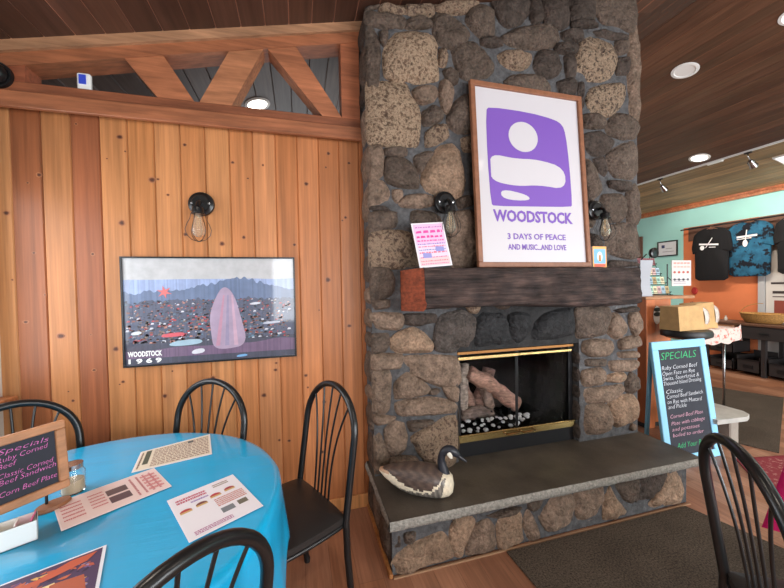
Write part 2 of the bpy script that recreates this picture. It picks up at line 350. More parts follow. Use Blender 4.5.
# left wall with its window
def wall_x(name, x0, x1, y0, y1, z0, z1, holes, m):
    mb = MB(); ys = sorted({y0, y1, *[h[0] for h in holes], *[h[1] for h in holes]})
    for a, b in zip(ys, ys[1:]):
        hs = [h for h in holes if h[0] <= a and h[1] >= b]
        z = z0
        for h in sorted(hs, key=lambda h: h[2]): mb.box(x0, x1, a, b, z, h[2]); z = h[3]
        mb.box(x0, x1, a, b, z, z1)
    return struct(mb.build(name, m))
def wall_y(name, y0, y1, x0, x1, z0, z1, holes, m):
    mb = MB(); xs = sorted({x0, x1, *[h[0] for h in holes], *[h[1] for h in holes]})
    for a, b in zip(xs, xs[1:]):
        hs = [h for h in holes if h[0] <= a and h[1] >= b]; z = z0
        for h in sorted(hs, key=lambda h: h[2]): mb.box(a, b, y0, y1, z, h[2]); z = h[3]
        mb.box(a, b, y0, y1, z, z1)
    return struct(mb.build(name, m))
wall_x('wall_left', -1.6, -1.478, -2.6, 6.3, 0, 2.75, [(.7, 2.08, .94, 2.0)], M_darkroom)
wall_y('wall_front', -2.64, -2.5, -1.6, 7.5, 0, 4.2, [(-.5, 1.0, .8, 2.15), (1.7, 3.5, .5, 2.15), (4.3, 6.2, .5, 2.15)], M_darkroom)
wall_y('wall_rear', 6.2, 6.34, -1.6, 7.5, 0, 4.2, [], M_darkroom)
def window(n, M, w, h, d=.1):      # M: x across, y up, z into the room
    mb = MB(srgb(236, 236, 232)); t = .05
    for a in ((-t, 0, 0, h), (w, w+t, 0, h), (-t, w+t, -t, 0), (-t, w+t, h, h+t), (w/2-.02, w/2+.02, 0, h)): mb.box(a[0], a[1], a[2], a[3], -.06, .015, M=M)
    f = struct(mb.build('window_%d' % n, M_paint)); mb = MB(); mb.box(0, w, 0, h, -.045, -.04, M=M); p = mb.build('window_pane', M_glass, f); return f
window(1, frame_M((-1.478, .7, .94), (0, 1, 0), (0, 0, 1)), 1.38, 1.06)
mb = MB(srgb(196, 126, 80)); mb.box(-1.478, -1.405, .6, 2.19, .895, .925, b=.005); struct(mb.build('trim_window_sill', M_beam))
for i, (x, w, z, h) in enumerate(((-.5, 1.5, .8, 1.35), (1.7, 1.8, .5, 1.65), (4.3, 1.9, .5, 1.65))):
    window(i+2, frame_M((x+w, -2.5, z), (-1, 0, 0), (0, 0, 1)), w, h)
# right (teal) wall with the merchandise alcove
wall_x('wall_right', 7.1, 7.2, -2.6, 6.3, 0, 3.3, [], M_teal)
mb = MB(); mb.box(7.088, 7.1, 3.70, 4.796, 0, 2.455); struct(mb.build('wall_alcove', M_orange))
mb = MB(srgb(196, 190, 184)); mb.box(7.088, 7.1, 1.5, 3.699, 0, 2.455); struct(mb.build('wall_alcove_side', M_paint))
mb = MB(); mb.box(7.07, 7.088, 1.5, 4.70, 2.20, 2.445); mb.box(7.075, 7.0879, 1.5, 3.46, 1.5, 2.2); struct(mb.build('trim_display_board', M_brownw))
mb = MB(srgb(184, 110, 72)); mb.box(7.03, 7.1, -2.5, 6.2, 2.845, 2.905, b=.008); mb.box(7.05, 7.1, -2.5, 6.2, 2.80, 2.845, col=srgb(196, 126, 86)); struct(mb.build('trim_crown_right', M_beam))
mb = MB(); mb.box(7.07, 7.1, 5.598, 5.66, 1.2, 2.42); mb.box(7.07, 7.1, 5.66, 6.15, 2.34, 2.42); mb.box(7.085, 7.1, 5.66, 6.15, 1.2, 2.34, col=srgb(220, 200, 170)); struct(mb.build('trim_doorway_right', M_paint)).data.materials[0] = M_brownw

# ------------------------------------------------------------------ stone fireplace
FACE = '''m 42.5,330.4 50.3,333.1 49.8,310.3 42.5,307.7
l 50.9,333.2 65.9,336.6 66.7,310.6 58.5,307.8 51,308.7
l 67.2,336.9 84.8,340.8 83.7,312.6 75.7,309.9 68,310.2
l 86.2,341.1 108.9,346.2 115.7,326.2 107.1,318.2 94.5,314.6 86.4,316.8
m 42.5,307 49.2,307.8 64.1,308.3 66,305 62.7,300.3 53.3,299.2 42.5,299.4
m 67.3,307.1 75.7,309.2 82.3,308 82.2,305 72.3,302 67.2,301.7
m 42.5,294.8 45.3,296.6 49.5,290.9 49.2,279.1 47.8,267.1 42.5,264.7
m 50.2,296.3 54.5,297 54.4,292.9 52.5,289 50.1,291.6
L 53.8,289.8 59.5,296.1 72.3,299.6 82.8,299 86.1,294.6 85.2,282.8 86.4,274.3 73.8,270.7 62.2,269.7 53.4,271.4
L 42.5,263.8 44.7,265.5 62.1,267.9 65.9,266 67.7,260.2 72.2,255.3 73.4,248.7 71.8,233.9 67.9,231.7 52,231.4 42.8,231.8 42.5,240.9 42.5,252.6
t 70.4,264.2 75,267.8 83.6,269 86.9,265.7 83.5,260.4 76.8,257.7 71.6,258.9
m 77.4,252.9 82.8,256.6 88.8,254.8 88.7,249.8 83.9,246.2 77.9,244.9 76,249
l 79.2,240.1 84.6,244.4 91.4,245.7 92.6,239 86.4,234.6 79,232.1
t 89.1,271 93.2,273.4 96.6,268.9 95,259.3 92.2,254.6 88.9,258.5 88.3,264.7
m 84.3,310.2 89.1,314.2 97.3,314.5 104.9,310.9 108.3,305.9 105.4,299.7 99,295.5 89.4,295.2 85.5,299.4
l 88,291.2 92.1,293.1 93.4,288.4 92,283.2 87.9,283.2
m 91.2,279.4 95.4,281.2 100.2,279.4 99.4,273.7 93.9,272.3
m 109.9,320.1 117.1,324.6 125.9,322.5 127.2,311.8 125.7,306.4 116.9,305.5 109.8,309.9 107.7,314
d 117.6,304.3 127.1,306.6 133.8,302.6 125.6,299.9 117.5,299.9
m 96.9,292.7 102.6,298 111.1,300 118.2,297.4 122.5,291.7 125.4,285.7 120.2,280.4 109.3,276.9 103,277.9 99.6,285
d 127,350.3 153.6,356.2 152.5,326.9 147,319.3 137.7,315 131.7,317.8 127.4,326
d 155.2,356.6 163.9,358.5 163.6,325 156.4,322.3
d 166.4,359.1 185.3,363.3 185.9,326.4 179.1,321.8 167.6,322.4
m 132.4,307.5 143.1,314.6 153.2,319.1 166.8,321.6 178.3,320.9 177.4,313.9 171.6,307.5 161,304.4 146.8,302.7 137.6,303.9
l 130.7,295.6 137.5,299.9 146.8,300.1 154.6,298.7 152.9,292.4 146.6,288.8 137.4,288.1 132.2,291.9
d 188.7,364.1 206.9,368.1 208.5,334.8 204.9,331.3 189.3,329.1
m 208.7,368.5 245.5,376.8 247.3,344.3 246.3,333.1 242.5,330.2 230.3,332.4 216.5,332 211.2,338.1
d 189.3,328.4 204.9,330.6 211.1,328.2 200.5,325.6 190.1,324.4
d 179.9,319.2 194.4,323.1 198.7,317.6 195.2,314.9 181.6,314.6
d 174.9,309.4 187.5,312.9 194.3,312 191.7,305.3 175.7,304.8
d 203.1,324.6 216.5,327.7 234,326.5 237.7,324.3 224.7,320.6 212,322
K 196.1,313.6 203.1,319.7 213.7,320.9 223.7,319.7 226.5,311.5 224.5,296.8 213.6,291.6 200.2,290.5 193.3,297.2 193.4,306.2
t 242.5,326.5 247.3,328.1 250.1,311.6 249.1,289.2 248.1,272.8 243.3,269.3 240.4,284.4 239.6,306.3
m 227.4,320.3 236.8,322.6 238.6,315.7 229.2,312
d 227.4,308.1 237.7,309.7 237.6,299.4 228.2,297.3
d 182.3,302.4 190,304.3 191.6,292 184.7,289
d 158.5,297.3 163.4,303.5 174.8,303.9 178.9,296.4 175.5,289 166.5,286.4 158.4,289.2
K 201.9,275.9 204.6,283.3 216.3,287.7 230.1,290.3 236.6,288.3 233.8,278.4 227.2,270.3 218.9,265.8 210.7,265.6 204.5,269.1
m 218.8,258.5 224.4,268.6 233.7,268.9 247.1,265.2 248.1,259.4 244.2,251.6 233.7,251.3 221.6,253
m 198.3,264.1 206.3,265.8 216.1,261.9 216.1,257.5 206.2,255.8 198.3,255.7
m 135,279.3 142.7,285 158.4,287.2 167.3,283.1 168.8,275.8 154.3,275.3 138.8,275.8
d 175.5,284.9 187.3,288.6 192.4,285.9 190.6,275.9 180.4,275.9
d 193.3,284.6 198.5,286 198.4,271.9 194,269.3
d 197.3,249.9 213.4,254.4 224.3,248.2 220.6,240.6 207.9,235.9 199.9,240.2
m 220.6,238.4 229.9,245.1 241.3,249.1 247,244.4 247,229.4 243.1,223.2 226,223.5 219.6,231.1
d 207.8,233.8 216,236.6 218.7,227.4 216.8,222.2 210.5,226.8
d 220.5,219.5 241.2,220.1 241.2,214.1 233.5,212.2 222.3,214.5
m 199,231.6 206,230.1 211.4,221.1 213.1,212.5 205.9,207.1 200.6,208.2
m 214.9,208.3 231.6,209.9 236.3,202.7 233.4,191.5 217.6,189.5 211.2,198
m 238.3,211.7 245,217.3 247.9,207 247.9,192 239.2,190.2 237.3,202.8
m 218.5,185.1 231.5,188.4 244.9,187.4 248.8,176.9 248.8,165.6 241,163.2 223.9,166.1 216.6,173.4
d 202.1,178.9 212.9,177.7 214.7,164.6 205.6,160.2
d 222,161.7 244.9,160.2 246.8,157.2 220.2,155.8
t 42.5,223.1 42.5,226.3 48.9,227 50,221.1 49.2,213.3 45.4,208.9 42.5,204.9 42.5,213.1
m 52,227.9 64.6,229 65.8,224.8 58.1,223 52.5,224.3
m 53.7,222 60,223.7 66.4,221.8 70.2,217.2 72.1,210.6 71.3,206.3 61,206.3 52.8,208.8 51.7,215.3
m 69.7,224.5 77.6,227.7 83,228.1 79.5,221 74.1,215.1 70.9,219.7
T 76,209.6 76.7,215.3 82.2,225 87.7,231 94.6,232.9 99.4,229.5 102.1,218.9 104.1,209.5 101.1,202.9 90.7,201.1 81.9,202.5
t 42.5,202.6 42.5,206.3 49.7,206.8 52.7,202.2 52.6,197.4 47,195.3 42.5,193.8
t 56.5,203 61.6,203.3 62.2,199.6 58.3,195.8 56.4,198.7
t 60.8,195.9 66,200.5 77.2,202.3 82.5,200.7 83.1,195.7 73.7,193.5 63.3,193.6
d 42.5,193.3 51.3,193.7 54.4,190.8 43.2,190.3
m 42.5,188.5 48.1,190 57.5,189.7 58.7,184.3 57.4,180.6 42.5,179 42.5,183.7
m 69.1,190.8 79,192.4 87.7,189 87.7,184 76.9,182.4 69,183.4
t 93.2,183.5 97.4,190 108.1,191.7 113.8,184.1 114.1,160 94.9,158.7 93,170.8
m 99,199.6 106.8,202.6 109.6,196.9 101,194
m 93.5,251 98.5,260.4 106.3,266.4 112.6,258.2 112.4,245.4 101.7,242.4 94.8,246.1
l 101,238.5 110.2,240.7 111.5,232.5 104.4,231.2
l 42.5,176 47.9,178 60.5,178.3 68.8,176 71.3,168.6 71.8,157.5 60.1,156.9 42.6,156.9 42.5,164.1
m 42.5,153.9 44.4,155.7 52.5,155.1 54.9,149 54.1,139.8 47.1,138.2 42.5,139
m 42.5,136.6 52.1,136.8 52,132.6 44.5,131.6
t 42.5,128.7 50.1,129 59.6,128 60.8,123 58.1,118.9 44.3,120.2 42.5,124.5
d 62.8,127.9 82,127.2 82.6,122.1 72.5,120 63.3,121.7
m 42.5,116.2 50.5,116.2 51.6,110.6 49,106.5 42.5,105.8 42.5,110.2
T 53.5,112.4 59.4,116.9 67.8,119 73.7,115.6 79,109.6 78.2,103.9 59.1,104.6 54.1,107.4
s 83.2,117 86.7,125.1 100,127.8 109.3,123.5 109.8,112.3 105.4,104.7 92.6,103 83.7,104.8 82.4,110.6
t 42.5,104.1 59.1,103.4 59.7,98.4 57.7,94.8 42.5,94.9 42.5,99.9
t 63,101.2 78.8,100.7 96.1,98.8 98.1,91.6 98.6,83 93.6,79 85.3,81 71.9,87.4 63.5,93.1
t 42.5,91.4 50,92.4 51.8,87.9 50.9,72.6 47.1,70 42.5,70.6 42.5,79.9
t 56.2,85.1 60.1,89 64.1,91.2 70.6,87.5 77.2,80.6 74.4,77.7 65.1,76.7 56.1,76.4
m 77.8,79.2 82.6,80 85.3,77.8 81.8,76.3 78.4,76.6
t 87.4,79.6 97.2,78.6 97,70.8 92.1,72
t 56.6,73.2 65.1,74.8 78.4,74.7 92.1,71.3 95.6,67.1 94.1,63.3 78.2,63.9 58.4,65.6
t 42.5,67.8 45.8,67.1 54.6,64.8 52,62.6 44.4,61.7 42.5,64.1
t 49.4,57.4 54.5,60.5 60.3,59.7 61.4,52.7 60,44.8 54.8,41.8 50.4,46.8
m 63.5,61.2 78.2,60.1 79.5,58.6 66,54
l 66,50.2 78.1,55.6 88.4,59.4 95.4,59.3 95.9,44.8 95,30.5 84.5,27 79,31.1 71.1,40.6
t 42.5,52.5 45.5,53 49.7,45 50.9,37.4 47,33 42.5,32.7 42.5,41.6
t 52.2,39.7 59.3,39.8 67.7,37.9 71,31.7 57.8,30 52.1,33.5
S 112.9,122 118.1,125.8 129.3,125.3 133.1,119.8 134.5,108.9 130.6,106.5 112.7,105.6 111.3,112.2
S 136.2,123.7 144.8,124.7 152.7,123 151,112.1 144.6,107 138.3,107.3
S 155.9,116.7 164.9,123.9 177.5,126.3 186.9,126.7 187.6,108.7 168.9,106.9 154.2,107.1
m 191.2,126.5 203.6,127.5 219.1,126.3 220,118.9 217.1,107.9 203.5,106.4 191.9,106.3
t 219,107.8 221.8,120.3 227.5,121.5 236,112.9 235,106.9 227.4,103.6
t 239.9,119.5 247.7,122.3 251.6,116 249.6,108.4 243.7,105.7 240.8,112.7
d 223.7,124.6 244.8,126.9 246.7,123.1 231.3,122.1
t 198.1,102.4 208,104 221.7,101.7 222.6,94.9 217,90.8 203.4,91.8 197.2,95.9
t 230.2,101.2 238.9,104.4 247.6,104 248.6,97 242.7,95.1 231.1,95.1
t 229.2,93 245.6,92.6 246.6,88 231.1,88.3
m 198.9,89.9 216.1,88.7 216.1,83.5 199.7,84.8
t 220.7,86.8 246.6,85.7 247.6,80.2 240.7,77.7 223.5,79.1
t 197.1,81.4 212.4,82.3 215.1,74.6 212.3,70.4 197.9,70.3 196.1,76.3
T 217.9,75.9 226.3,77.4 233.9,76.8 233.9,72.2 226.3,70.6 218.8,72.1
m 236.8,70.4 240.7,75.4 246.6,71.9 245.5,64.3 242.6,61.5 236.8,63.6
t 197.9,68.2 215.1,68 231,68.7 233.9,63.9 229.1,58.3 212.2,56.4 200.5,56.9 196.9,63.1
t 199.5,54.8 216.8,54.4 221.5,44.1 220.5,36.7 212.1,34.8 200.3,35.6 198.6,45.4
T 219.6,54.8 231,58.9 241.6,59.3 246.5,53.4 245.5,41.2 238.6,39 228,37.2 222.4,42.5'''
HEARTH = '''T 43.4,6.7 48.7,12.7 62.3,15.4 67.9,16.3 71.2,11.9 73.4,4.5 72.2,2.1 59.3,1.9 46.9,0.7
T 74.5,5.8 74.7,16.5 77.6,21.2 86.4,20.5 87,17.2 82.1,9.5 79.7,4.6
t 82.6,2.4 83.9,9.1 88.1,15.3 95.4,17.1 99,11.4 100.1,2.3 93.9,1.4
T 102.7,16.2 109.6,17.6 115.4,16.4 117.2,1.9 112.6,1.2 103.2,1.6
t 118.5,10.1 121.2,17 125.1,10.5 127,3.8 122.4,1.9
m 94.2,20.1 109.7,22.1 116.1,20.8 110.9,19
m 48.9,19.8 53.7,19.9 53.6,15.7 49.3,15.6
m 42.6,19.7 46.2,19.9 46.1,14.8 43,14.5
t 129.8,12.4 131.2,17.9 137.3,21.4 149.1,21.6 151.9,13.4 149,5.7 139.2,4.7 133.8,5.3
m 121.3,22.1 131.2,22.6 125.8,16.7 122.6,18.5
t 154.1,22.5 160.6,23.7 171.6,23 172.3,14.4 168.6,6.6 160.5,5.7 155.4,8.5
T 174.6,9 175.4,15.6 179.2,19.9 183,12.4 189.9,4.8 182.9,2.5 174.5,3.5
m 182.2,21.8 190.8,22.8 201.1,22.9 199.5,15.6 195.5,9.4 190,12.3
d 203.6,22.5 215.1,23.8 222.7,23.8 219.3,15.4 210.9,9.1 203.5,8.6 199.5,9.9
T 225.2,22.8 234.7,23.9 236.5,9.1 234.7,2.8 215.1,3.2 210.9,5.9 219.3,12.1'''
TONE = {'d': ((64, 54, 49), .05), 'm': ((82, 69, 61), .10), 't': ((118, 98, 84), .14), 'T': ((136, 110, 90), .22), 'l': ((86, 67, 56), .6), 'L': ((104, 82, 66), .9), 'K': ((76, 61, 52), .75), 's': ((78, 70, 66), .05), 'S': ((44, 43, 44), 0)}
fp = thing('stone_fireplace', 'large field stone fireplace and chimney with a raised hearth and rough timber mantel', 'fireplace', (1.45, 1.9, 0))
def stones(mb, txt, M, h, grow=.013):
    polys = []
    for i, l in enumerate(txt.strip().split('\n')):
        k, *p = l.split(); P = [tuple(float(c)/100 for c in q.split(',')) for q in p]; P = [(x, min(z_, zl(x)-.02, zr(x)-.02)) for x, z_ in P]
        polys.append(P); c, a = TONE[k]
        c = jit(srgb(*c), .14); size = max(x for x, y in P)-min(x for x, y in P)
        cx = sum(x for x, y in P)/len(P); cy = sum(y for x, y in P)/len(P)
        P2 = [(cx+(x-cx)*(1+grow/max(.05, size/2)+.035), cy+(y-cy)*(1+grow/max(.05, size/2)+.035)) for x, y in P]      # corner cutting shrinks the outline
        pillow(mb, P2, M, h*random.uniform(.75, 1.25)*min(1, .45+size*3), (*c, a), seed=i, it=2, wob=.013, cut=.15, flat=.45, pw=2.2)
    return polys
FM = Matrix(((1, 0, 0, 0), (0, 0, -1, 2.0), (0, 1, 0, 0), (0, 0, 0, 1)))   # u->x, v->z, height -> -y
HM = Matrix(((1, 0, 0, 0), (0, 0, -1, 1.62), (0, 1, 0, 0), (0, 0, 0, 1)))
mb = MB(); polys = stones(mb, FACE, FM, .042, .017)
def inside(p, P):
    r = False
    for i in range(len(P)):
        (x1, y1), (x2, y2) = P[i-1], P[i]
        if (y1 > p[1]) != (y2 > p[1]) and p[0] < (x2-x1)*(p[1]-y1)/(y2-y1)+x1: r = not r
    return r
def segd(p, P):
    b = 9
    for i in range(len(P)):
        a, c = Vector(P[i-1]), Vector(P[i]); d = c-a; t = max(0, min(1, (Vector(p)-a).dot(d)/max(d.length_squared, 1e-9))); b = min(b, (Vector(p)-a-d*t).length)
    return b
def clearance(p):
    if any(inside(p, P) for P in polys): return 0
    return min(segd(p, P) for P in polys)
def blob(x, z, r, n=7):
    a0 = random.uniform(0, 6); return [(x+r*random.uniform(.85, 1.1)*math.cos(a0+2*PI*k/n), z+r*random.uniform(.85, 1.1)*math.sin(a0+2*PI*k/n)) for k in range(n)]
def in_face(x, z, r): return .42+r*.8 < x < 2.49-r*.8 and z < min(zl(x), zr(x))-.0-r*.5 and (z > 1.03+r or not (.98-r < x < 1.93+r)) and z > .31+r*.8
rs = random.Random(3)
for r in (.13, .10, .075, .055, .04, .028):
    for t in range(260 if r > .05 else 420):
        x, z = rs.uniform(.43, 2.48), rs.uniform(.33, 3.6)
        if not in_face(x, z, r): continue
        if clearance((x, z)) > r+.016:
            P = blob(x, z, r); polys.append(P); c, a = TONE[rs.choice('mmdtl')]
            pillow(mb, [(x+(u-x)*1.16, z+(v-z)*1.16) for u, v in P], FM, .035*min(1, .45+r*6), (*jit(srgb(*c), .14), a), seed=t, it=2, wob=.009, cut=.18, flat=.42, pw=2.4)
# left flank, facing -x
LM = Matrix(((0, 0, -1, .42), (-1, 0, 0, 0), (0, 1, 0, 0), (0, 0, 0, 1)))
z = .31
while z < 3.05:
    h = rs.uniform(.10, .24)
    P = [(-2.18, z+.008), (-2.02, z+.005), (-1.985, z+h*.4), (-2.0, z+h-.008), (-2.17, z+h-.01), (-2.2, z+h*.5)]
    c, a = TONE[rs.choice('mmdtm')]; pillow(mb, P, LM, .022, (*jit(srgb(*c), .14), a), seed=int(z*50), wob=.005); z += h+.012
RM = Matrix(((0, 0, 1, 2.48), (1, 0, 0, 0), (0, 1, 0, 0), (0, 0, 0, 1)))
z = .31
while z < 3.6:
    h = rs.uniform(.12, .26); u = 2.0
    while u < 2.65:
        w = rs.uniform(.16, .3); c, a = TONE[rs.choice('mmdt')]
        pillow(mb, [(u+.01, z+.01), (u+w-.01, z+.008), (u+w-.005, z+h-.02), (u+w*.6, z+h-.008), (u+.008, z+h-.015)], RM, .035, (*jit(srgb(*c), .14), a), seed=int(z*50+u*9), wob=.005); u += w+.01
    z += h+.01
# fireplace jambs inside the opening
for xj, sgn in ((.975, 1), (1.935, -1)):
    JM = Matrix(((0, 0, sgn, xj), (sgn, 0, 0, 0), (0, 1, 0, 0), (0, 0, 0, 1))); z = .31
    while z < .95:
        h = rs.uniform(.1, .2); c, a = TONE['d']
        pts = [(2.0, z+.006), (2.075, z+.006), (2.08, z+h*.5), (2.075, z+h-.006), (2.0, z+h-.006), (1.985, z+h*.5)]
        pillow(mb, [(u*sgn, v) for u, v in (pts if sgn > 0 else pts[::-1])], JM, .012, (*jit(srgb(*c), .1), a), seed=int(z*70), wob=.003); z += h+.01
st = mb.build('field_stones', M_stone, fp, smooth=True)
def rough_panel(mb, u0, u1, v0, v1, M, step=.03, amp=.008, holes=()):
    nu, nv = max(1, int((u1-u0)/step)), max(1, int((v1-v0)/step)); base = len(mb.v)
    for j in range(nv+1):
        for i in range(nu+1):
            u, v = u0+(u1-u0)*i/nu, v0+(v1-v0)*j/nv; edge = i in (0, nu) or j in (0, nv)
            mb.v.append(M @ Vector((u, v, 0 if edge else amp*noise.noise(Vector((u*14, v*14, 3))))))
    for j in range(nv):
        for i in range(nu): a = base+j*(nu+1)+i; mb.face((a, a+1, a+nu+2, a+nu+1))
mb = MB()
rough_panel(mb, .42, .975, .3, 3.10, FM); rough_panel(mb, 1.935, 2.48, .3, 3.46, FM); rough_panel(mb, .975, 1.935, 1.31, 3.23, FM)
for a, b, c in ((.42, .975, .3), (.975, 1.935, 1.02), (1.935, 2.48, .3)): mb.hexa([(a, 2.01, c), (b, 2.01, c), (b, 2.7, c), (a, 2.7, c), (a, 2.01, zl(a)-.01), (b, 2.01, zl(b)-.01), (b, 2.7, zl(b)-.01), (a, 2.7, zl(a)-.01)])
rough_panel(mb, -2.2, -2.0, .3, 3.10, LM)
mo = mb.build('mortar_core', M_mortar, fp)
mb = MB(); rough_panel(mb, .975, 1.935, 1.02, 1.31, FM); mb.build('sooty_lintel_mortar', mat('sooted_mortar', srgb(44, 43, 43), rough=.95, grain=((12, 12, 12), .6, 1.5, 5), bump=((40, 40, 40), 1, .016)), fp)
# hearth: stone face, core and slab
mb = MB(); stones(mb, HEARTH, HM, .028, .021)
z = .02
for (y0, y1, k) in ((1.66, 1.86, 'm'), (1.88, 2.02, 't'), (2.04, 2.17, 'm')):
    P = [(-y1, .03), (-y0, .02), (-y0+.01, .12), (-y0-.01, .215), (-y1+.01, .22), (-y1, .1)]
    c, a = TONE[k]; pillow(mb, P, LM, .02, (*jit(srgb(*c)), a), seed=int(y0*10), wob=.004)
mb.build('hearth_stones', M_stone, fp, smooth=True)
mb = MB(); rough_panel(mb, .42, 2.42, 0, .246, HM, amp=.006); mb.box(.42, 2.42, 1.63, 2.19, 0, .246); mb.box(.5, 2.42, 2.19, 2.7, 0, .3); mb.build('hearth_core', M_mortar, fp)
mb = MB()
mb.box(.405, 2.5, 1.585, 2.19, .255, .30); mb.box(.47, 2.5, 2.19, 2.42, .255, .30)
# chipped edge follows the slab on the front, left and right
slab = mb.build('hearth_slab', M_slab, fp)
def chipped(mb, a, b, out, n):
    a, b, out = Vector(a), Vector(b), Vector(out); N = int((b-a).length/.016); base = len(mb.v)
    rows = ((0, .3002), (.006, .294), (.010, .28), (.007, .262), (.0, .25), (-.01, .2475))
    for i in range(N+1):
        p = a.lerp(b, i/N)
        for j, (o, z) in enumerate(rows):
            k = noise.noise(Vector((p.x*26+n, p.y*26, z*90)))
            mb.v.append(Vector((p.x, p.y, z))+out*(o+(.007*k if 0 < j < 5 else .002*k))+Vector((0, 0, .003*k if j == 4 else 0)))
    R = len(rows)
    for i in range(N):
        for j in range(R-1): q = base+i*R+j; mb.face((q, q+1, q+R+1, q+R))
mb = MB(); chipped(mb, (.40, 1.582, 0), (2.504, 1.582, 0), (0, -1, 0), 0); chipped(mb, (.402, 2.19, 0), (.402, 1.582, 0), (-1, 0, 0), 4); chipped(mb, (2.502, 1.582, 0), (2.502, 2.42, 0), (1, 0, 0), 8)
e = mb.build('chipped_edge', M_edge, slab, smooth=True)
mb = MB(srgb(176, 118, 70)); mb.box(.398, .418, 1.60, 2.18, 0, .022, b=.003); struct(mb.build('trim_hearth_left', M_board))
mb = MB(srgb(150, 116, 88)); mb.box(.42, 2.42, 1.594, 1.603, 0, .008); struct(mb.build('trim_hearth_front', M_paint))
# mantel beam
mb = MB(); nx, prof = 150, []
cs = [(1.99, 1.545), (1.86, 1.548), (1.735, 1.548), (1.722, 1.535), (1.718, 1.46), (1.715, 1.375), (1.70, 1.352), (1.712, 1.325), (1.735, 1.312), (1.86, 1.305), (1.99, 1.30)]
fine = []
for (a, b) in zip(cs, cs[1:]):
    n = max(1, int(math.dist(a, b)/.022)); fine += [(a[0]+(b[0]-a[0])*k/n, a[1]+(b[1]-a[1])*k/n) for k in range(n)]
fine.append(cs[-1]); R = len(fine); base = 0
for i in range(nx+1):
    t = i/nx; x = .655+(2.165-.655)*t
    for (y, z) in fine:
        xx = x-(.055*(y-1.72)/.28 if i == 0 else 0)
        if z < 1.34: z2 = z+.012*math.sin(t*5+1)+.01*max(0, 1-abs(t-.4)*3)
        else: z2 = z
        q = Vector((xx, y, z2)); d = .006*noise.noise(Vector((x*3, y*16, z*16)))+.006*noise.noise(Vector((x*14, y*30, z*34)))
        d -= .03*max(0, noise.noise(Vector((x*2.6, y*2, z*34)))-.28)*2
        if y < 1.95: q.y -= d*1.2; q.z += d*.5
        mb.v.append(q)
g1, g2 = srgb(56, 46, 44), srgb(78, 62, 57)
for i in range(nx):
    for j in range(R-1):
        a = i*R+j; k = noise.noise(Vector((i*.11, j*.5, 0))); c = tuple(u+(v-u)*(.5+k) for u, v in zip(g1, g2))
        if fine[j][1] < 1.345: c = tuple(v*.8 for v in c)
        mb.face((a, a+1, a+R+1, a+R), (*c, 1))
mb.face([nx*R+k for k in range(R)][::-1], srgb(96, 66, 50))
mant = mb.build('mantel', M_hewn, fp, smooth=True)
mb = MB(srgb(176, 84, 48)); pts = [(Vector((.655-.055*(y-1.72)/.28-.002, y+.0, z))) for y, z in cs]
n = mb.verts(pts); mb.face(range(n, n+len(pts))); n = mb.verts([p+Vector((.03, 0, 0)) for p in pts]); 
mb.build('mantel_cut_end', mat('fresh_cut_end_grain', srgb(146, 72, 46), rough=.7, grain=((90, 14, 60), .5, 1.35, 5), bump=((120, 20, 90), .6, .006)), mant)
# firebox interior
mb = MB(); x0, x1, y0, y1, z0, z1 = .985, 1.925, 2.09, 2.68, .30, 1.03
mb.poly([(x0, y1, z0), (x1, y1, z0), (x1, y1, z1), (x0, y1, z1)]); mb.poly([(x0, y0, z0), (x0, y1, z0), (x0, y1, z1), (x0, y0, z1)]); mb.poly([(x1, y0, z0), (x1, y1, z0), (x1, y1, z1), (x1, y0, z1)])
mb.poly([(x0, y0, z0+.001), (x1, y0, z0+.001), (x1, y1, z0+.001), (x0, y1, z0+.001)]); mb.poly([(x0, y0, z1), (x1, y0, z1), (x1, y1, z1), (x0, y1, z1)])
for k in range(9):
    for j in range(7): mb.box(x1-.012, x1-.004, 2.12+j*.08+(k % 2)*.03, 2.12+j*.08+.07+(k % 2)*.03, .33+k*.075, .33+k*.075+.066)
mb.build('firebox', M_soot, fp)

# ------------------------------------------------------------------ glass-door insert, logs, pebbles
ins = thing('fireplace_insert', 'black glass-door fireplace insert with polished brass rails in the stone opening', 'fireplace insert', (1.455, 2.07, .31))
mb = MB(); mb.box(.985, 1.925, 2.045, 2.09, .302, .402); mb.box(.985, 1.02, 2.05, 2.09, .362, 1.02); mb.box(1.89, 1.925, 2.05, 2.09, .362, 1.02); mb.box(.985, 1.925, 2.05, 2.09, .985, 1.03); mb.build('door_frame', M_blackm, ins)
mb = MB(); mb.box(.99, 1.92, 2.03, 2.05, .99, 1.012, b=.003); mb.build('hood_strip', M_brassd, ins)
mb = MB(); mb.box(.99, 1.455, 2.025, 2.05, .955, .978, b=.003); mb.build('top_rail', M_brass, ins)
mb = MB(); mb.box(1.457, 1.90, 2.027, 2.05, .957, .976, b=.003); mb.build('top_rail', M_brass, ins)
mb = MB(); mb.box(.985, 1.925, 2.03, 2.05, .402, .446, b=.004); mb.box(.985, 1.925, 2.022, 2.034, .446, .456, b=.003); mb.build('bottom_rail', M_brass, ins)
for a, b in ((.995, 1.452), (1.458, 1.915)):
    mb = MB(); mb.box(a, b, 2.056, 2.060, .43, .985)
    d = mb.build('glass_door', M_fireglass, ins)
    hx = b-.06 if a < 1 else a+.06
    mb = MB(); mb.tube([(hx-.05, 2.03, .43), (hx-.05, 2.005, .43), (hx+.05, 2.005, .435), (hx+.05, 2.03, .435)], .007, 8); mb.build('handle', M_brassd, d, smooth=True)
    mb = MB(); sx = (a, a+.012) if a < 1 else (b-.012, b); mb.box(*sx, 2.052, 2.062, .43, .985); mb.build('door_edge', M_blackm, d); mb = MB(); mb.box(*((b-.005, b) if a < 1 else (a, a+.005)), 2.052, 2.062, .43, .985); mb.build('door_edge', M_blackm, d)
lg = thing('gas_log_set', 'set of pale ceramic logs on a black grate behind the glass doors', 'gas logs', (1.35, 2.38, .30))
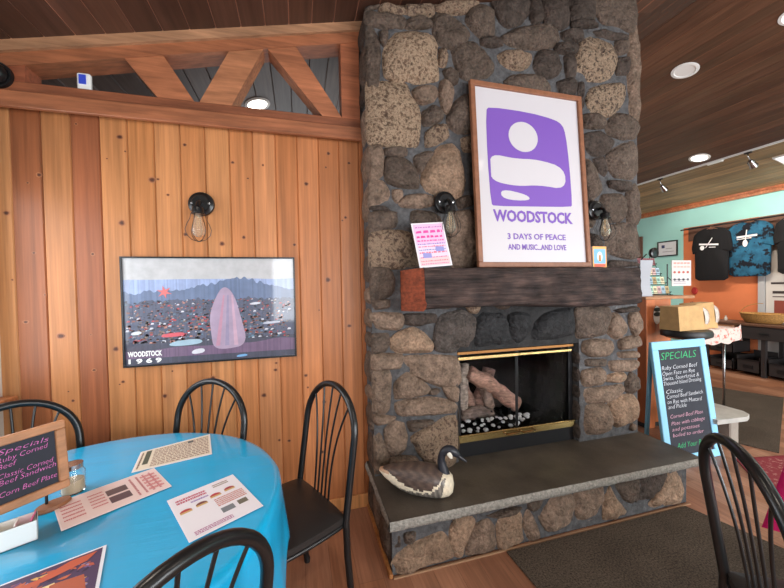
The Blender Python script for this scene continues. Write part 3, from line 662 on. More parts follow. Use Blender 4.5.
def log(mbn, a, b, r, col):
    mb = MB(); a, b = Vector(a), Vector(b); n = 12; pts, rr = [], []
    for i in range(n+1):
        t = i/n; p = a.lerp(b, t)+Vector((0, 0, .012*math.sin(t*7+a.x*9))); pts.append(p); rr.append(r*(1+.14*noise.noise(Vector((t*5, a.x*3, 1)))))
    mb.tube(pts, rr, 14)
    o = len(mb.v)-(n+1)*14
    for k in range(o, len(mb.v)): v = mb.v[k]; mb.v[k] = v+Vector((1, 1, 1))*(.012*noise.noise(v*24))
    mb.c = [(*jit(srgb(*col), .25), 1) for _ in mb.c]
    return mb.build('log', M_log, lg, smooth=True)
log(0, (1.07, 2.36, .47), (1.12, 2.42, .80), .055, (150, 120, 108))
log(0, (1.16, 2.31, .44), (1.20, 2.36, .86), .042, (166, 150, 138))
log(0, (1.26, 2.33, .45), (1.19, 2.45, .78), .05, (150, 118, 104))
log(0, (1.22, 2.33, .80), (1.62, 2.30, .52), .058, (180, 140, 122))
log(0, (1.30, 2.36, .46), (1.46, 2.42, .78), .05, (142, 112, 100))
log(0, (1.10, 2.50, .46), (1.60, 2.50, .50), .06, (100, 88, 82))
log(0, (1.13, 2.28, .50), (1.40, 2.30, .47), .045, (124, 108, 98))
log(0, (1.33, 2.31, .74), (1.42, 2.36, .50), .046, (138, 116, 104))
mb = MB()
for k in range(7): x = 1.06+k*.08; mb.box(x-.008, x+.008, 2.26, 2.56, .40, .415); mb.box(x-.008, x+.008, 2.26, 2.275, .40, .50)
mb.box(1.05, 1.56, 2.26, 2.28, .385, .402); mb.box(1.05, 1.56, 2.5, 2.52, .385, .402)
for x in (1.06, 1.54):
    for y in (2.27, 2.5): mb.box(x-.01, x+.01, y, y+.015, .301, .40)
mb.build('grate', M_blackm, lg)
mb = MB(); mb.box(1.0, 1.62, 2.22, 2.58, .302, .37); mb.build('burner_tray', M_blackm, lg)
mb = MB()
r2 = random.Random(5)
pb = None
for k in range(44):
    t = (k+.5)/44; x = 1.03+.62*t+r2.uniform(-.02, .02); y = r2.uniform(2.105, 2.2)
    if pb is None:
        mb = MB(); prof = [(.001, 0), (.008, .002), (.012, .007), (.010, .012), (.004, .015), (.0005, .0155)]; mb.lathe(prof, 8); pb = mb.build('pebble', M_pebble, None, smooth=True)
        tag(pb, 'small white pebble among the gravel in front of the fireplace logs', 'pebble', 'white pebbles in the firebox'); o = pb
    else:
        o = pb.copy(); COL.objects.link(o)
    s = r2.uniform(.9, 1.7); o.scale = (s, s, s); o.location = (x, y, .416+(y-2.10)*.5); o.rotation_euler = (0, 0, r2.uniform(0, 6))
mb = MB()
for k in range(240):
    x, y = r2.uniform(1.0, 1.86), r2.uniform(2.10, 2.21); s = r2.uniform(.006, .013); z = .41+(y-2.10)*.5+r2.uniform(0, .006)
    mb.hexa([(x-s, y-s, z), (x+s, y-s*.7, z), (x+s*.8, y+s, z), (x-s, y+s*.8, z), (x-s*.6, y-s*.6, z+s), (x+s*.5, y-s*.5, z+s*1.1), (x+s*.5, y+s*.5, z+s), (x-s*.5, y+s*.5, z+s*.9)])
mb.hexa([(.99, 2.095, .302), (1.9, 2.095, .302), (1.9, 2.215, .302), (.99, 2.215, .302), (.99, 2.095, .41), (1.9, 2.095, .41), (1.9, 2.215, .468), (.99, 2.215, .468)])
tag(mb.build('lava_gravel', M_soot), 'bed of dark lava gravel along the front of the firebox', 'gravel', kind='stuff')

# ------------------------------------------------------------------ wall lamps
def make_sconce(label, loc, group='caged bulb wall lamps'):
    t = thing('wall_sconce', label, 'wall lamp', loc, 0, group)
    B = lambda mb, n, m, p=t, s=True: mb.build(n, m, p, world=False, smooth=s, sharp=40)
    Y = Matrix.Rotation(PI/2, 4, 'X')          # local z -> -y
    mb = MB(); mb.lathe([(.001, 0), (.068, 0), (.070, .006), (.066, .018), (.05, .024), (.046, .030), (.001, .032)], 32, Y); bp = B(mb, 'backplate', M_black)
    for a in (0, PI):
        mb = MB(); mb.lathe([(.001, .028), (.006, .028), (.006, .034), (.001, .035)], 10, Matrix.Translation((.045*math.cos(a), 0, .045*math.sin(a)-.0)) @ Y); B(mb, 'screw', M_steel, bp)
    mb = MB(); mb.tube([(0, -.02, .0), (0, -.05, .004), (0, -.075, -.008), (0, -.085, -.03)], .011, 12); B(mb, 'arm', M_black)
    D = Matrix.Translation((0, -.085, -.03))
    mb = MB(); mb.lathe([(.012, .0), (.026, -.005), (.030, -.012), (.030, -.035), (.034, -.038), (.034, -.044), (.001, -.046)], 24, D); B(mb, 'socket', M_black)
    mb = MB(); mb.lathe([(.014, -.046), (.016, -.06), (.028, -.10), (.033, -.13), (.028, -.155), (.012, -.17), (.001, -.172)], 24, D, cap=False); bl = B(mb, 'bulb', M_bulbglass)
    mb = MB(); mb.tube([(-.006, -.085, -.08), (-.008, -.085, -.15), (0, -.085, -.17), (.008, -.085, -.15), (.006, -.085, -.08)], .0012, 6); B(mb, 'filament', M_fil, bl)
    mb = MB()
    for k in range(6):
        a = 2*PI*k/6+.3
        mb.tube([(r*math.cos(a), -.085+r*math.sin(a), -.03+z) for r, z in ((.034, -.040), (.040, -.07), (.055, -.10), (.064, -.13), (.058, -.16), (.035, -.185), (.004, -.196))], .0017, 6)
    for r, z in ((.034, -.042), (.008, -.195)): mb.tube([(r*math.cos(a), -.085+r*math.sin(a), -.03+z) for a in (2*PI*k/20 for k in range(20))], .002, 6, closed=True)
    B(mb, 'wire_cage', M_black)
    return t
s0 = make_sconce('black caged-bulb wall lamp on the pine boards above the landscape picture', (-.531, 2.199, 1.945))
dup(s0, (.885, 1.965, 1.965), 0, 'black caged-bulb wall lamp on the stone chimney left of the purple poster')
dup(s0, (2.045, 1.965, 1.965), 0, 'black caged-bulb wall lamp on the stone chimney partly behind the purple poster')
t = thing('dome_camera', 'small glossy black dome fixture at the left end of the truss beam', 'dome fixture', (-1.405, 2.12, 2.525))
mb = MB(); mb.lathe([(.001, 0), (.062, 0), (.062, .02), (.001, .021)], 24, Matrix.Translation((-1.405, 2.15, 2.525)) @ Matrix.Rotation(PI/2, 4, 'X')); mb.build('base', M_blackm, t, smooth=True, sharp=40)
mb = MB(); mb.lathe([(.052*math.cos(a), .052*math.sin(a)) for a in (PI/2*k/8 for k in range(8))]+[(.001, .052)], 24, Matrix.Translation((-1.405, 2.13, 2.525)) @ Matrix.Rotation(PI/2, 4, 'X')); mb.build('dome', M_black, t, smooth=True)
t = thing('thermometer_display', 'small white digital display standing on the truss crossbeam', 'digital display', (-1.07, 2.18, 2.51))
mb = MB(); mb.box(-1.095, -1.035, 2.165, 2.19, 2.511, 2.60, b=.006); mb.build('case', M_white, t)
mb = MB(); mb.box(-1.083, -1.052, 2.160, 2.166, 2.54, 2.588); mb.build('screen', M_screen, t)

# ------------------------------------------------------------------ landscape picture on the pine wall
PX0, PX1, PZ0, PZ1 = -.936, -.022, 1.03, 1.640
t = thing('framed_picture', 'wide black-framed festival landscape picture on the pine board wall', 'picture', (-.48, 2.19, 1.33))
mb = MB(); fw = .009
for a in ((PX0, PX1, PZ0, PZ0+fw), (PX0, PX1, PZ1-fw, PZ1), (PX0, PX0+fw, PZ0+fw, PZ1-fw), (PX1-fw, PX1, PZ0+fw, PZ1-fw)): mb.box(a[0], a[1], 2.172, 2.198, a[2], a[3])
mb.build('frame', M_black, t)
mb = MB(); yy = 2.184
def Q(u, v, d=0): return (PX0+fw+(PX1-PX0-2*fw)*u, yy-d, PZ0+fw+(PZ1-PZ0-2*fw)*v)
def quad(mb, a, b, c, d, col, e=0): mb.poly([Q(*a, e), Q(*b, e), Q(*c, e), Q(*d, e)], srgb(*col))
rp = random.Random(11); n = 120
quad(mb, (0, .78), (1, .78), (1, 1), (0, 1), (176, 176, 178))
def band(f0, f1, col, e):
    for i in range(n):
        u0, u1 = i/n, (i+1)/n; mb.poly([Q(u0, f0(u0), e), Q(u1, f0(u1), e), Q(u1, f1(u1), e), Q(u0, f1(u0), e)], srgb(*jit(col, .06)))
nz = lambda u, s, a: a*noise.noise(Vector((u*s, s, 2)))
band(lambda u: .5, lambda u: .80+nz(u, 4, .02), (142, 158, 194), .0003)
band(lambda u: .45, lambda u: .69+nz(u, 9, .06)+(.13*max(0, 1-abs(u-.64)*3.0))+nz(u, 40, .03), (96, 112, 142), .0006)
band(lambda u: 0, lambda u: .60+nz(u, 9, .06)+nz(u, 50, .03), (78, 84, 104), .0009)
band(lambda u: 0, lambda u: .22+nz(u, 3, .05), (66, 68, 84), .0012)
band(lambda u: .06, lambda u: .13+.05*u+nz(u, 5, .03), (104, 84, 110), .0015)
for k in range(1100):
    u, v = rp.uniform(.01, .97), rp.uniform(.2, .6); s = rp.uniform(.002, .011)*(1.2-v); c = rp.choice([(200, 200, 210), (130, 80, 70), (60, 56, 66), (60, 56, 66), (170, 120, 110), (90, 120, 140), (48, 46, 54), (176, 70, 76), (120, 104, 96)])
    mb.poly([Q(u-s*1.4, v-s, .0018), Q(u+s*1.2, v-s*.7, .0018), Q(u+s, v+s, .0018), Q(u-s*.6, v+s*1.2, .0018)], srgb(*c))
for (u, v, w, h, c) in ((.26, .27, .14, .05, (196, 84, 96)), (.33, .19, .2, .07, (150, 176, 192)), (.06, .3, .06, .04, (196, 200, 206)), (.40, .1, .08, .06, (196, 196, 204)), (.66, .03, .07, .03, (110, 160, 206)), (.85, .35, .12, .03, (178, 182, 196)), (.75, .55, .07, .03, (190, 190, 200))):
    P = chaikin([(u-w/2, v-h/2), (u+w/2, v-h*.3), (u+w*.45, v+h*.5), (u-w*.4, v+h*.25)], 2); mb.poly([Q(a, b, .0021) for a, b in P], srgb(*c))
P = chaikin([(.49, .12), (.57, .10), (.70, .14), (.66, .42), (.62, .66), (.56, .74), (.51, .62), (.47, .44), (.48, .25)], 3)   # pale pink tent
mb.poly([Q(a, b, .0024) for a, b in P], srgb(158, 140, 162))
for a, c in ((.0, (176, 132, 152)), (.055, (140, 130, 156)), (.11, (182, 150, 168))):
    mb.poly([Q(.505+a, .14, .0027), Q(.53+a, .14, .0027), Q(.565+a*.45, .64, .0027), Q(.555+a*.45, .64, .0027)], srgb(*c))
P = [(.22+r*math.cos(a), .68+r*1.4*math.sin(a)) for a, r in ((2*PI*k/12+.2, (.045 if k % 2 else .016)) for k in range(12))]
mb.poly([Q(a, b, .0027) for a, b in P], srgb(206, 110, 110))
mb.build('print', M_photo, t)
text('WOODSTOCK', .040, frame_M((-.915, 2.180, 1.087), (1, 0, 0), (0, 0, 1)), M_white, 'print_lettering', t, width=.165, off=.0012)
text('1 9 6 9', .034, frame_M((-.913, 2.180, 1.050), (1, 0, 0), (0, 0, 1)), M_white, 'print_lettering', t, width=.16, off=.0012)

# ------------------------------------------------------------------ purple poster leaning on the mantel
po = thing('framed_poster', 'large wood-framed white and purple WOODSTOCK poster leaning on the mantel', 'poster', (1.477, 1.868, 1.556), rot=(-.068, 0, 0))
W, H = .845, 1.175; hw = W/2; fb = .032
mb = MB()
for a in ((-hw, hw, 0, fb), (-hw, hw, H-fb, H), (-hw, -hw+fb, fb, H-fb), (hw-fb, hw, fb, H-fb)): mb.box(a[0], a[1], -.022, .006, a[2], a[3], b=.003)
mb.build('frame', M_frame, po, world=False)
mb = MB(srgb(204, 200, 204)); mb.poly([(-hw+fb, -.006, fb), (hw-fb, -.006, fb), (hw-fb, -.006, H-fb), (-hw+fb, -.006, H-fb)]); mb.poly([(-hw, .004, 0), (-hw, .004, H), (hw, .004, H), (hw, .004, 0)], srgb(120, 90, 60)); mb.build('paper', M_print, po, world=False)
pn = [(-.315, .995), (-.29, 1.022), (0, 1.02), (.20, .995), (.262, .965), (.285, .90), (.30, .70), (.305, .42), (.29, .405), (0, .395), (-.29, .385), (-.31, .40), (-.32, .7)]
def flat(name, polys, y, m, parent, it=1):
    mb = MB()
    for P in polys:
        P = chaikin(P, it) if it else P; mb.poly([(a, y, b) for a, b in P])
    return mb.build(name, m, parent, world=False)
flat('purple_panel', [pn], -.0068, M_purple, po)
circ = lambda x, z, rx, rz=None: [(x+rx*math.cos(a), z+(rz or rx)*math.sin(a)) for a in (2*PI*k/28 for k in range(28))]
M_ink = mat('white_ink', srgb(204, 200, 204), rough=.4, coat=.3)
flat('abstract_shapes', [circ(-.05, .85, .11, .10), [(-.30, .62), (-.30, .72), (-.12, .70), (.05, .71), (.26, .67), (.26, .52), (.05, .54), (-.12, .52), (-.30, .545)], [(-.24, .50), (-.04, .47), (-.02, .43), (-.23, .43)]], -.0074, M_ink, po, 2)
fM = lambda x, z, y=-.0074: frame_M((x, y, z), (1, 0, 0), (0, 0, 1))
text('WOODSTOCK', .1, fM(0, .293), M_purple, 'title_lettering', po, False, off=.0035, width=.60, align='CENTER')
text('3 DAYS OF PEACE', .052, fM(.015, .180), M_purple, 'subtitle_lettering', po, False, off=.001, width=.44, align='CENTER')
text('AND MUSIC...AND LOVE', .05, fM(.015, .113), M_purple, 'subtitle_lettering', po, False, off=.001, width=.44, align='CENTER')

# flyer and card on the mantel
def lean_sheet(name, label, cat, loc, w, h, lean, draw, rz=0, th=.003, roll=0):
    o = thing(name, label, cat, loc, rot=(-lean, roll, rz))
    mb = MB(srgb(238, 230, 236)); mb.box(-w/2, w/2, -th, 0, 0, h); mb.build('sheet', M_attr, o, world=False)
    mb = MB(); draw(mb, w, h, -th-.0006); mb.build('printing', M_attr, o, world=False)
    return o
def squig(mb, x0, x1, z, h, y, col, rnd, dens=1.0):
    x = x0
    while x < x1-h*.4:
        w = h*rnd.uniform(.5, 1.5)*dens; w = min(w, x1-x); k = rnd.uniform(.6, 1)
        mb.poly([(x, y, z), (x+w*.8, y, z+h*.1), (x+w*.75, y, z+h*k), (x+w*.1, y, z+h*rnd.uniform(.6, 1))], col); x += w
def d_fly(mb, w, h, y):
    r = random.Random(2)
    for a, b, c in ((0, .2, (242, 196, 200)), (.2, .5, (226, 206, 226)), (.5, 1, (238, 190, 220))): mb.poly([(-w*.46, y, h*(.03+a*.94)), (w*.46, y, h*(.03+a*.94)), (w*.46, y, h*(.03+b*.94)), (-w*.46, y, h*(.03+b*.94))], srgb(*c))
    y -= .0004
    for k, (z, hh, c) in enumerate(((.88, .035, (190, 120, 190)), (.76, .07, (222, 80, 160)), (.65, .06, (222, 70, 150)), (.57, .04, (226, 90, 160)), (.50, .03, (130, 120, 190)), (.44, .035, (226, 120, 150)), (.37, .03, (120, 140, 190)), (.30, .045, (228, 120, 140)), (.2, .03, (200, 110, 150)), (.12, .03, (226, 130, 140)), (.06, .025, (210, 120, 160)))):
        squig(mb, -w*.42, w*.42, h*z, h*hh, y, srgb(*c), r, 1.6)
    for u, v in ((-.2, .2), (.22, .33)): mb.poly([(w*u-w*.13, y-.0004, h*v), (w*u+w*.13, y-.0004, h*v), (w*u+w*.13, y-.0004, h*(v+.1)), (w*u-w*.13, y-.0004, h*(v+.12))], srgb(150, 150, 206))
lean_sheet('pink_flyer', 'pink and white printed flyer leaning at the left end of the mantel', 'flyer', (.756, 1.80, 1.558), .20, .275, .30, d_fly, roll=-.08)
def d_card(mb, w, h, y):
    mb.poly([(-w/2, y, 0), (w/2, y, 0), (w/2, y, h), (-w/2, y, h)], srgb(236, 170, 96)); y -= .0005
    mb.poly([(-w*.42, y, h*.2), (w*.42, y, h*.2), (w*.42, y, h*.88), (-w*.42, y, h*.88)], srgb(120, 176, 222)); y -= .0005
    mb.poly([(x*w, y, z*h) for x, z in circ(0, .52, .2, .24)], srgb(226, 226, 226)); mb.poly([(-w*.1, y-.0005, h*.3), (w*.1, y-.0005, h*.3), (w*.07, y-.0005, h*.6), (-w*.07, y-.0005, h*.6)], srgb(180, 130, 80))
    mb.poly([(-w*.4, y, h*.05), (w*.4, y, h*.05), (w*.4, y, h*.18), (-w*.4, y, h*.18)], srgb(226, 100, 80))
lean_sheet('card_box', 'small orange and blue card box standing on the mantel beside the poster', 'card box', (1.968, 1.88, 1.55), .115, .145, .03, d_card, th=.03)

# ------------------------------------------------------------------ goose decoy
g = thing('goose_decoy', 'painted wooden goose decoy with black neck sitting on the hearth slab', 'goose decoy', (.415, 1.85, .302), rz=-.42)
mb = MB(); SEG = 52; secs = [(0, .014, .118, .128), (.03, .035, .088, .138), (.07, .05, .055, .15), (.12, .064, .026, .158), (.18, .076, .008, .165), (.25, .084, .001, .165), (.31, .084, 0, .156), (.35, .076, .002, .14), (.385, .06, .01, .126), (.405, .036, .026, .108), (.412, .004, .06, .07)]
fs = []
for i in range(len(secs)-1):
    for k in range(9): fs.append(tuple(a+(b-a)*k/9 for a, b in zip(secs[i], secs[i+1])))
fs.append(secs[-1])
brown, tan_, cream, grey, blk = (74, 62, 58), (122, 102, 88), (226, 214, 190), (120, 114, 106), (40, 42, 50)
for i, (s, w, b, t_) in enumerate(fs):
    for k in range(SEG):
        a = 2*PI*k/SEG; zz = math.sin(a); yy2 = math.cos(a)
        c = (t_+b)/2; hh = (t_-b)/2
        mb.v.append(Vector((s, w*math.copysign(abs(yy2)**.85, yy2), c+hh*math.copysign(abs(zz)**.8, zz))))
for i in range(len(fs)-1):
    for k in range(SEG):
        s = fs[i][0]; a = 2*PI*(k+.5)/SEG; hgt = math.sin(a)
        scal = .5+.5*math.sin(s*110+2.2*math.sin(hgt*9))
        def lerp_t(tab): 
            for (a0, b0), (a1, b1) in zip(tab, tab[1:]):
                if s <= a1: return b0+(b1-b0)*max(0, (s-a0)/(a1-a0))
            return tab[-1][1]
        wl = lerp_t([(0, 1.2), (.05, .55), (.09, .15), (.15, -.1), (.22, -.22), (.29, -.1), (.335, .35), (.36, 1.2)])+.05*math.sin(s*150)
        bw = lerp_t([(0, 2), (.06, .9), (.12, .5), (.2, .2), (.34, .14), (.36, .4)])
        if hgt > wl: col = tuple(int(u+(v-u)*scal*.5) for u, v in zip(brown, tan_))
        elif s < .06 and hgt > .25: col = (190, 156, 128)
        elif hgt > wl-bw: col = cream
        elif s > .352+.02*hgt: col = cream
        else: col = tuple(int(u*(.78+.4*(.5+.5*math.sin(s*230+hgt*3)))) for u in grey)
        mb.face((i*SEG+k, (i+1)*SEG+k, (i+1)*SEG+(k+1) % SEG, i*SEG+(k+1) % SEG), srgb(*col))
mb.face([k for k in range(SEG)], srgb(*cream))
mb.build('body', M_decoy, g, world=False, smooth=True)
mb = MB(srgb(*blk)); pts = [(.362, 0, .105), (.352, 0, .15), (.345, 0, .19), (.352, 0, .228), (.372, 0, .250), (.398, 0, .250), (.42, 0, .238), (.438, 0, .222)]; rr = [.034, .027, .021, .0195, .023, .0265, .023, .013]
def smooth_path(pts, rr, n=5):
    P, Rr = [], []
    for i in range(len(pts)-1):
        p = [Vector(pts[max(0, i-1)]), Vector(pts[i]), Vector(pts[i+1]), Vector(pts[min(len(pts)-1, i+2)])]
        for k in range(n):
            t = k/n; P.append(.5*((2*p[1])+(-p[0]+p[2])*t+(2*p[0]-5*p[1]+4*p[2]-p[3])*t*t+(-p[0]+3*p[1]-3*p[2]+p[3])*t**3)); Rr.append(rr[i]+(rr[i+1]-rr[i])*t)
    return P+[Vector(pts[-1])], Rr+[rr[-1]]
P, Rr = smooth_path(pts, rr); mb.tube(P, Rr, 18); mb.build('neck_and_head', M_decoy, g, world=False, smooth=True)
mb = MB(srgb(38, 40, 46)); P, Rr = smooth_path([(.430, 0, .226), (.452, 0, .212), (.475, 0, .196), (.482, 0, .190)], [.013, .010, .007, .002]); mb.tube(P, Rr, 12); mb.build('bill', M_decoy, g, world=False, smooth=True)
mb = MB(srgb(232, 228, 214))
for s in (-1, 1):
    pillow(mb, [(.372, .235), (.392, .262), (.402, .25), (.408, .215), (.395, .212)], Matrix(((1, 0, 0, 0), (0, 0, s, s*.0215), (0, 1, 0, 0), (0, 0, 0, 1))), .0055, (*srgb(232, 228, 214), 1), wob=0, rings=(1, .8, .5, .2))
mb.build('cheek_patch', M_decoy, g, world=False, smooth=True)
mb = MB()
for s in (-1, 1): mb.lathe([(.0045*math.cos(a), .0045*math.sin(a)) for a in (PI/2*k/4 for k in range(4))]+[(.0003, .0045)], 10, Matrix.Translation((.412, s*.0215, .247)) @ Matrix.Rotation(-s*PI/2, 4, 'X'))
mb.build('eye', M_black, g, world=False, smooth=True)

# ------------------------------------------------------------------ chairs
def make_chair(label, loc, rz, group=None):
    t = thing('dining_chair', label, 'chair', loc, rz, group)
    B = lambda mb, n, m=M_black, p=t: mb.build(n, m, p, world=False, smooth=True, sharp=50)
    hw, Hh, ra = .21, .98, .2; zs = Hh-ra
    yb = lambda z: -.19-.08*(z-.46)/.52
    P = [(-hw, yb(z), z) for z in (.43, .5, .58, .66, .72, zs)]
    P += [(hw*math.cos(a), yb(zs+ra*math.sin(a)), zs+ra*math.sin(a)) for a in (PI-PI*k/24 for k in range(1, 24))]
    P += [(hw, yb(z), z) for z in (zs, .72, .66, .58, .5, .43)]
    mb = MB(); mb.tube(P, .0155, 12); bf = B(mb, 'back_frame')
    for k in range(5):
        u = (k-2)/2; xt = u*.15; x0 = u*.062
        zt = zs+ra*math.sqrt(max(0, 1-(xt/hw)**2))-.008; P2 = []
        for q in range(15):
            f = q/14; z_ = .46+(zt-.46)*f; P2.append((x0+(xt-x0)*f**2.6, yb(z_)+.006*math.sin(PI*f), z_))
        R2 = [.0048]*15; mb = MB(); mb.tube(P2, R2, 8); B(mb, 'spindle')
    for s in (-1, 1):
        mb = MB(); mb.tube([(s*hw, yb(.45), .45), (s*hw, -.192, .3), (s*(hw+.004), -.205, .12), (s*(hw+.006), -.22, .012)], .015, 12); l = B(mb, 'leg')
        mb = MB(); mb.lathe([(.015, 0), (.016, .02), (.014, .028)], 12, Matrix.Translation((s*(hw+.006), -.222, 0))); B(mb, 'foot_cap', M_vinyl, l)
        mb = MB(); mb.tube([(s*(hw-.03), .17, .43), (s*(hw-.022), .19, .25), (s*(hw-.01), .215, .012)], .014, 12); l = B(mb, 'leg')
        mb = MB(); mb.lathe([(.015, 0), (.016, .02), (.014, .028)], 12, Matrix.Translation((s*(hw-.01), .215, 0))); B(mb, 'foot_cap', M_vinyl, l)
    ring = [(-.195, -.19), (.195, -.19), (.205, -.16), (.215, 0), (.205, .17), (.16, .21), (-.16, .21), (-.205, .17), (-.215, 0), (-.205, -.16)]
    mb = MB(); mb.tube([(a, b, .43) for a, b in chaikin(ring, 2)], .010, 8, closed=True); B(mb, 'seat_ring')
    mb = MB(); pillow(mb, [(x*1.03, y*1.03) for x, y in ring], Matrix.Translation((0, 0, .468)), .022, (1, 1, 1, 1), wob=0, rings=(1, .985, .95, .85, .65, .35), back=.026, it=2)
    B(mb, 'seat', M_vinyl)
    mb = MB(); mb.box(-.18, .18, -.17, .18, .436, .443); B(mb, 'seat_board', M_darkbin)
    return t
c0 = make_chair('black metal chair with a black vinyl seat, right of the blue table by the hearth', (-.091, 1.543, 0), 2.039, 'black hairpin-back chairs')
dup(c0, (-.578, 1.69, 0), 2.581, 'black hoop-back chair between blue table and pine wall, below the landscape picture')
dup(c0, (-.992, 1.607, 0), 3.929, 'black hoop-back chair behind the small chalkboard at the far left of the blue table')
dup(c0, (-.405, .845, 0), .80, 'black hoop-back chair in the foreground, its back overlapping the blue table')
dup(c0, (1.405, .52, 0), -2.19, 'black hoop-back chair at the lower right corner, over the floor mat')
for o in bpy.data.objects:
    if o.name.startswith('dining_chair'): o['group'] = 'black hoop-back chairs with vinyl seats'

# ------------------------------------------------------------------ table and cloth
TC = Vector((-.72, 1.27)); TR = .632
t = thing('round_table', 'round dining table hidden under a bright blue cloth', 'table', (TC.x, TC.y, 0))
TM = Matrix.Translation((TC.x, TC.y, 0))
mb = MB(); mb.lathe([(.001, .715), (TR-.008, .715), (TR-.004, .725), (TR-.008, .742), (.001, .742)], 64, TM); mb.build('tabletop', M_wood, t, smooth=True, sharp=40)
mb = MB(); mb.lathe([(.05, .06), (.045, .1), (.035, .4), (.045, .7), (.12, .714)], 24, TM); mb.build('pedestal', M_blackm, t, smooth=True, sharp=40)
for k in range(4):
    a = k*PI/2+.2; mb = MB(); mb.tube([(TC.x+.03*math.cos(a), TC.y+.03*math.sin(a), .07), (TC.x+.2*math.cos(a), TC.y+.2*math.sin(a), .045), (TC.x+.30*math.cos(a), TC.y+.30*math.sin(a), .018)], [.022, .02, .016], 10); mb.build('leg', M_blackm, t, smooth=True)
mb = MB(); NS = 180
chairs_dir = [(23, 1), (71, 1), (128, 1), (-52.7, 1)]
def hem(th):
    z = .30
    for c, _ in chairs_dir:
        d = abs((math.degrees(th)-c+180) % 360-180); z = max(z, .30+.235*max(0, min(1, (34-d)/10)))
    return z
rows = [(0.0, .7505), (.2, .7505), (.4, .7505), (.55, .7505), (.615, .7500), (.630, .747), (.638, .738), (.641, .72)]
nd = 14
for i in range(len(rows)+nd):
    for k in range(NS):
        th = 2*PI*k/NS
        if i < len(rows): r, z = rows[i]; r = max(r, .001); r *= 1+(.004*math.sin(9*th) if i > 5 else 0)
        else:
            f = (i-len(rows)+1)/nd; z = .72+(hem(th)-.72)*f
            d = (.72-z)/.42; r = .643+.022*d+.020*d*math.sin(9*th+1.3)+.010*d*math.sin(17*th+.4)+.006*d*math.sin(31*th)
        mb.v.append(Vector((TC.x+r*math.cos(th), TC.y+r*math.sin(th), z)))
for i in range(len(rows)+nd-1):
    for k in range(NS): mb.face((i*NS+k, i*NS+(k+1) % NS, (i+1)*NS+(k+1) % NS, (i+1)*NS+k))
cl = mb.build('tablecloth', M_bluecloth, None, smooth=True)
cl.data.flip_normals()
tag(cl, 'bright blue tablecloth under clear plastic on the round table', 'tablecloth')
md = cl.modifiers.new('Solidify', 'SOLIDIFY'); md.thickness = .0012; md.offset = -1

# printed sheets on the table
def table_sheet(name, label, q, draw, cat='menu', bg=(232, 226, 224), z=.7535):
    o = thing(name, label, cat, (sum(p[0] for p in q)/4, sum(p[1] for p in q)/4, z))
    mb = MB(srgb(*bg)); mb.hexa([(*p, z) for p in q]+[(*p, z+.0009) for p in q]); mb.build('sheet', M_attr, o)
    A, Bv, C, D = [Vector((*p, z+.0013)) for p in q]   # bottom-left, bottom-right, top-right, top-left
    def P(u, v, e=0): return (A.lerp(Bv, u)).lerp(D.lerp(C, u), v)+Vector((0, 0, e))
    mb = MB(); draw(mb, P); mb.build('printing', M_attr, o); return o, P
def rect(mb, P, u0, v0, u1, v1, c, e=0): mb.poly([P(u0, v0, e), P(u1, v0, e), P(u1, v1, e), P(u0, v1, e)], srgb(*c))
def lines(mb, P, u0, u1, v0, v1, n, c, rnd, e=.0003, vertical=False, fill=.6):
    for k in range(n):
        a = (k+.5)/n; x = 0
        while x < 1:
            w = rnd.uniform(.03, .1); w2 = min(w, 1-x)
            p0, p1 = x, x+w2*.82; q0, q1 = a-fill/2/n, a+fill/2/n*rnd.uniform(.6, 1)
            if vertical: rect(mb, P, u0+(u1-u0)*q0, v0+(v1-v0)*p0, u0+(u1-u0)*q1, v0+(v1-v0)*p1, c, e)
            else: rect(mb, P, u0+(u1-u0)*p0, v0+(v1-v0)*q0, u0+(u1-u0)*p1, v0+(v1-v0)*q1, c, e)
            x += w
rr_ = random.Random(21)
def dm1(mb, P):
    rect(mb, P, .02, .04, .98, .96, (226, 214, 192)); lines(mb, P, .2, .97, .08, .92, 11, (150, 120, 108), rr_); lines(mb, P, .03, .07, .1, .9, 1, (120, 90, 80), rr_, vertical=True)
    rect(mb, P, .09, .25, .16, .92, (84, 88, 74), .0004); rect(mb, P, .66, .78, .74, .9, (90, 90, 90), .0005)
def dm2(mb, P):
    rect(mb, P, .01, .02, .99, .98, (228, 204, 198))
    for (u, v, a, b) in ((.13, .5, .09, .3), (.35, .55, .07, .28)):
        for s in range(5): lines(mb, P, u-a, u+a, v-b+s*b*.42, v-b+s*b*.42+b*.28, 1, (196, 110, 112), rr_, .0004)
    rect(mb, P, .44, .52, .64, .74, (104, 84, 84), .0004); rect(mb, P, .44, .22, .64, .46, (98, 76, 80), .0004)
    for k in range(4): lines(mb, P, .68+.07*k, .72+.07*k, .12, .88, 1, (190, 120, 124), rr_, .0004, vertical=True)
    lines(mb, P, .8, .96, .15, .85, 5, (206, 130, 130), rr_, .0005)
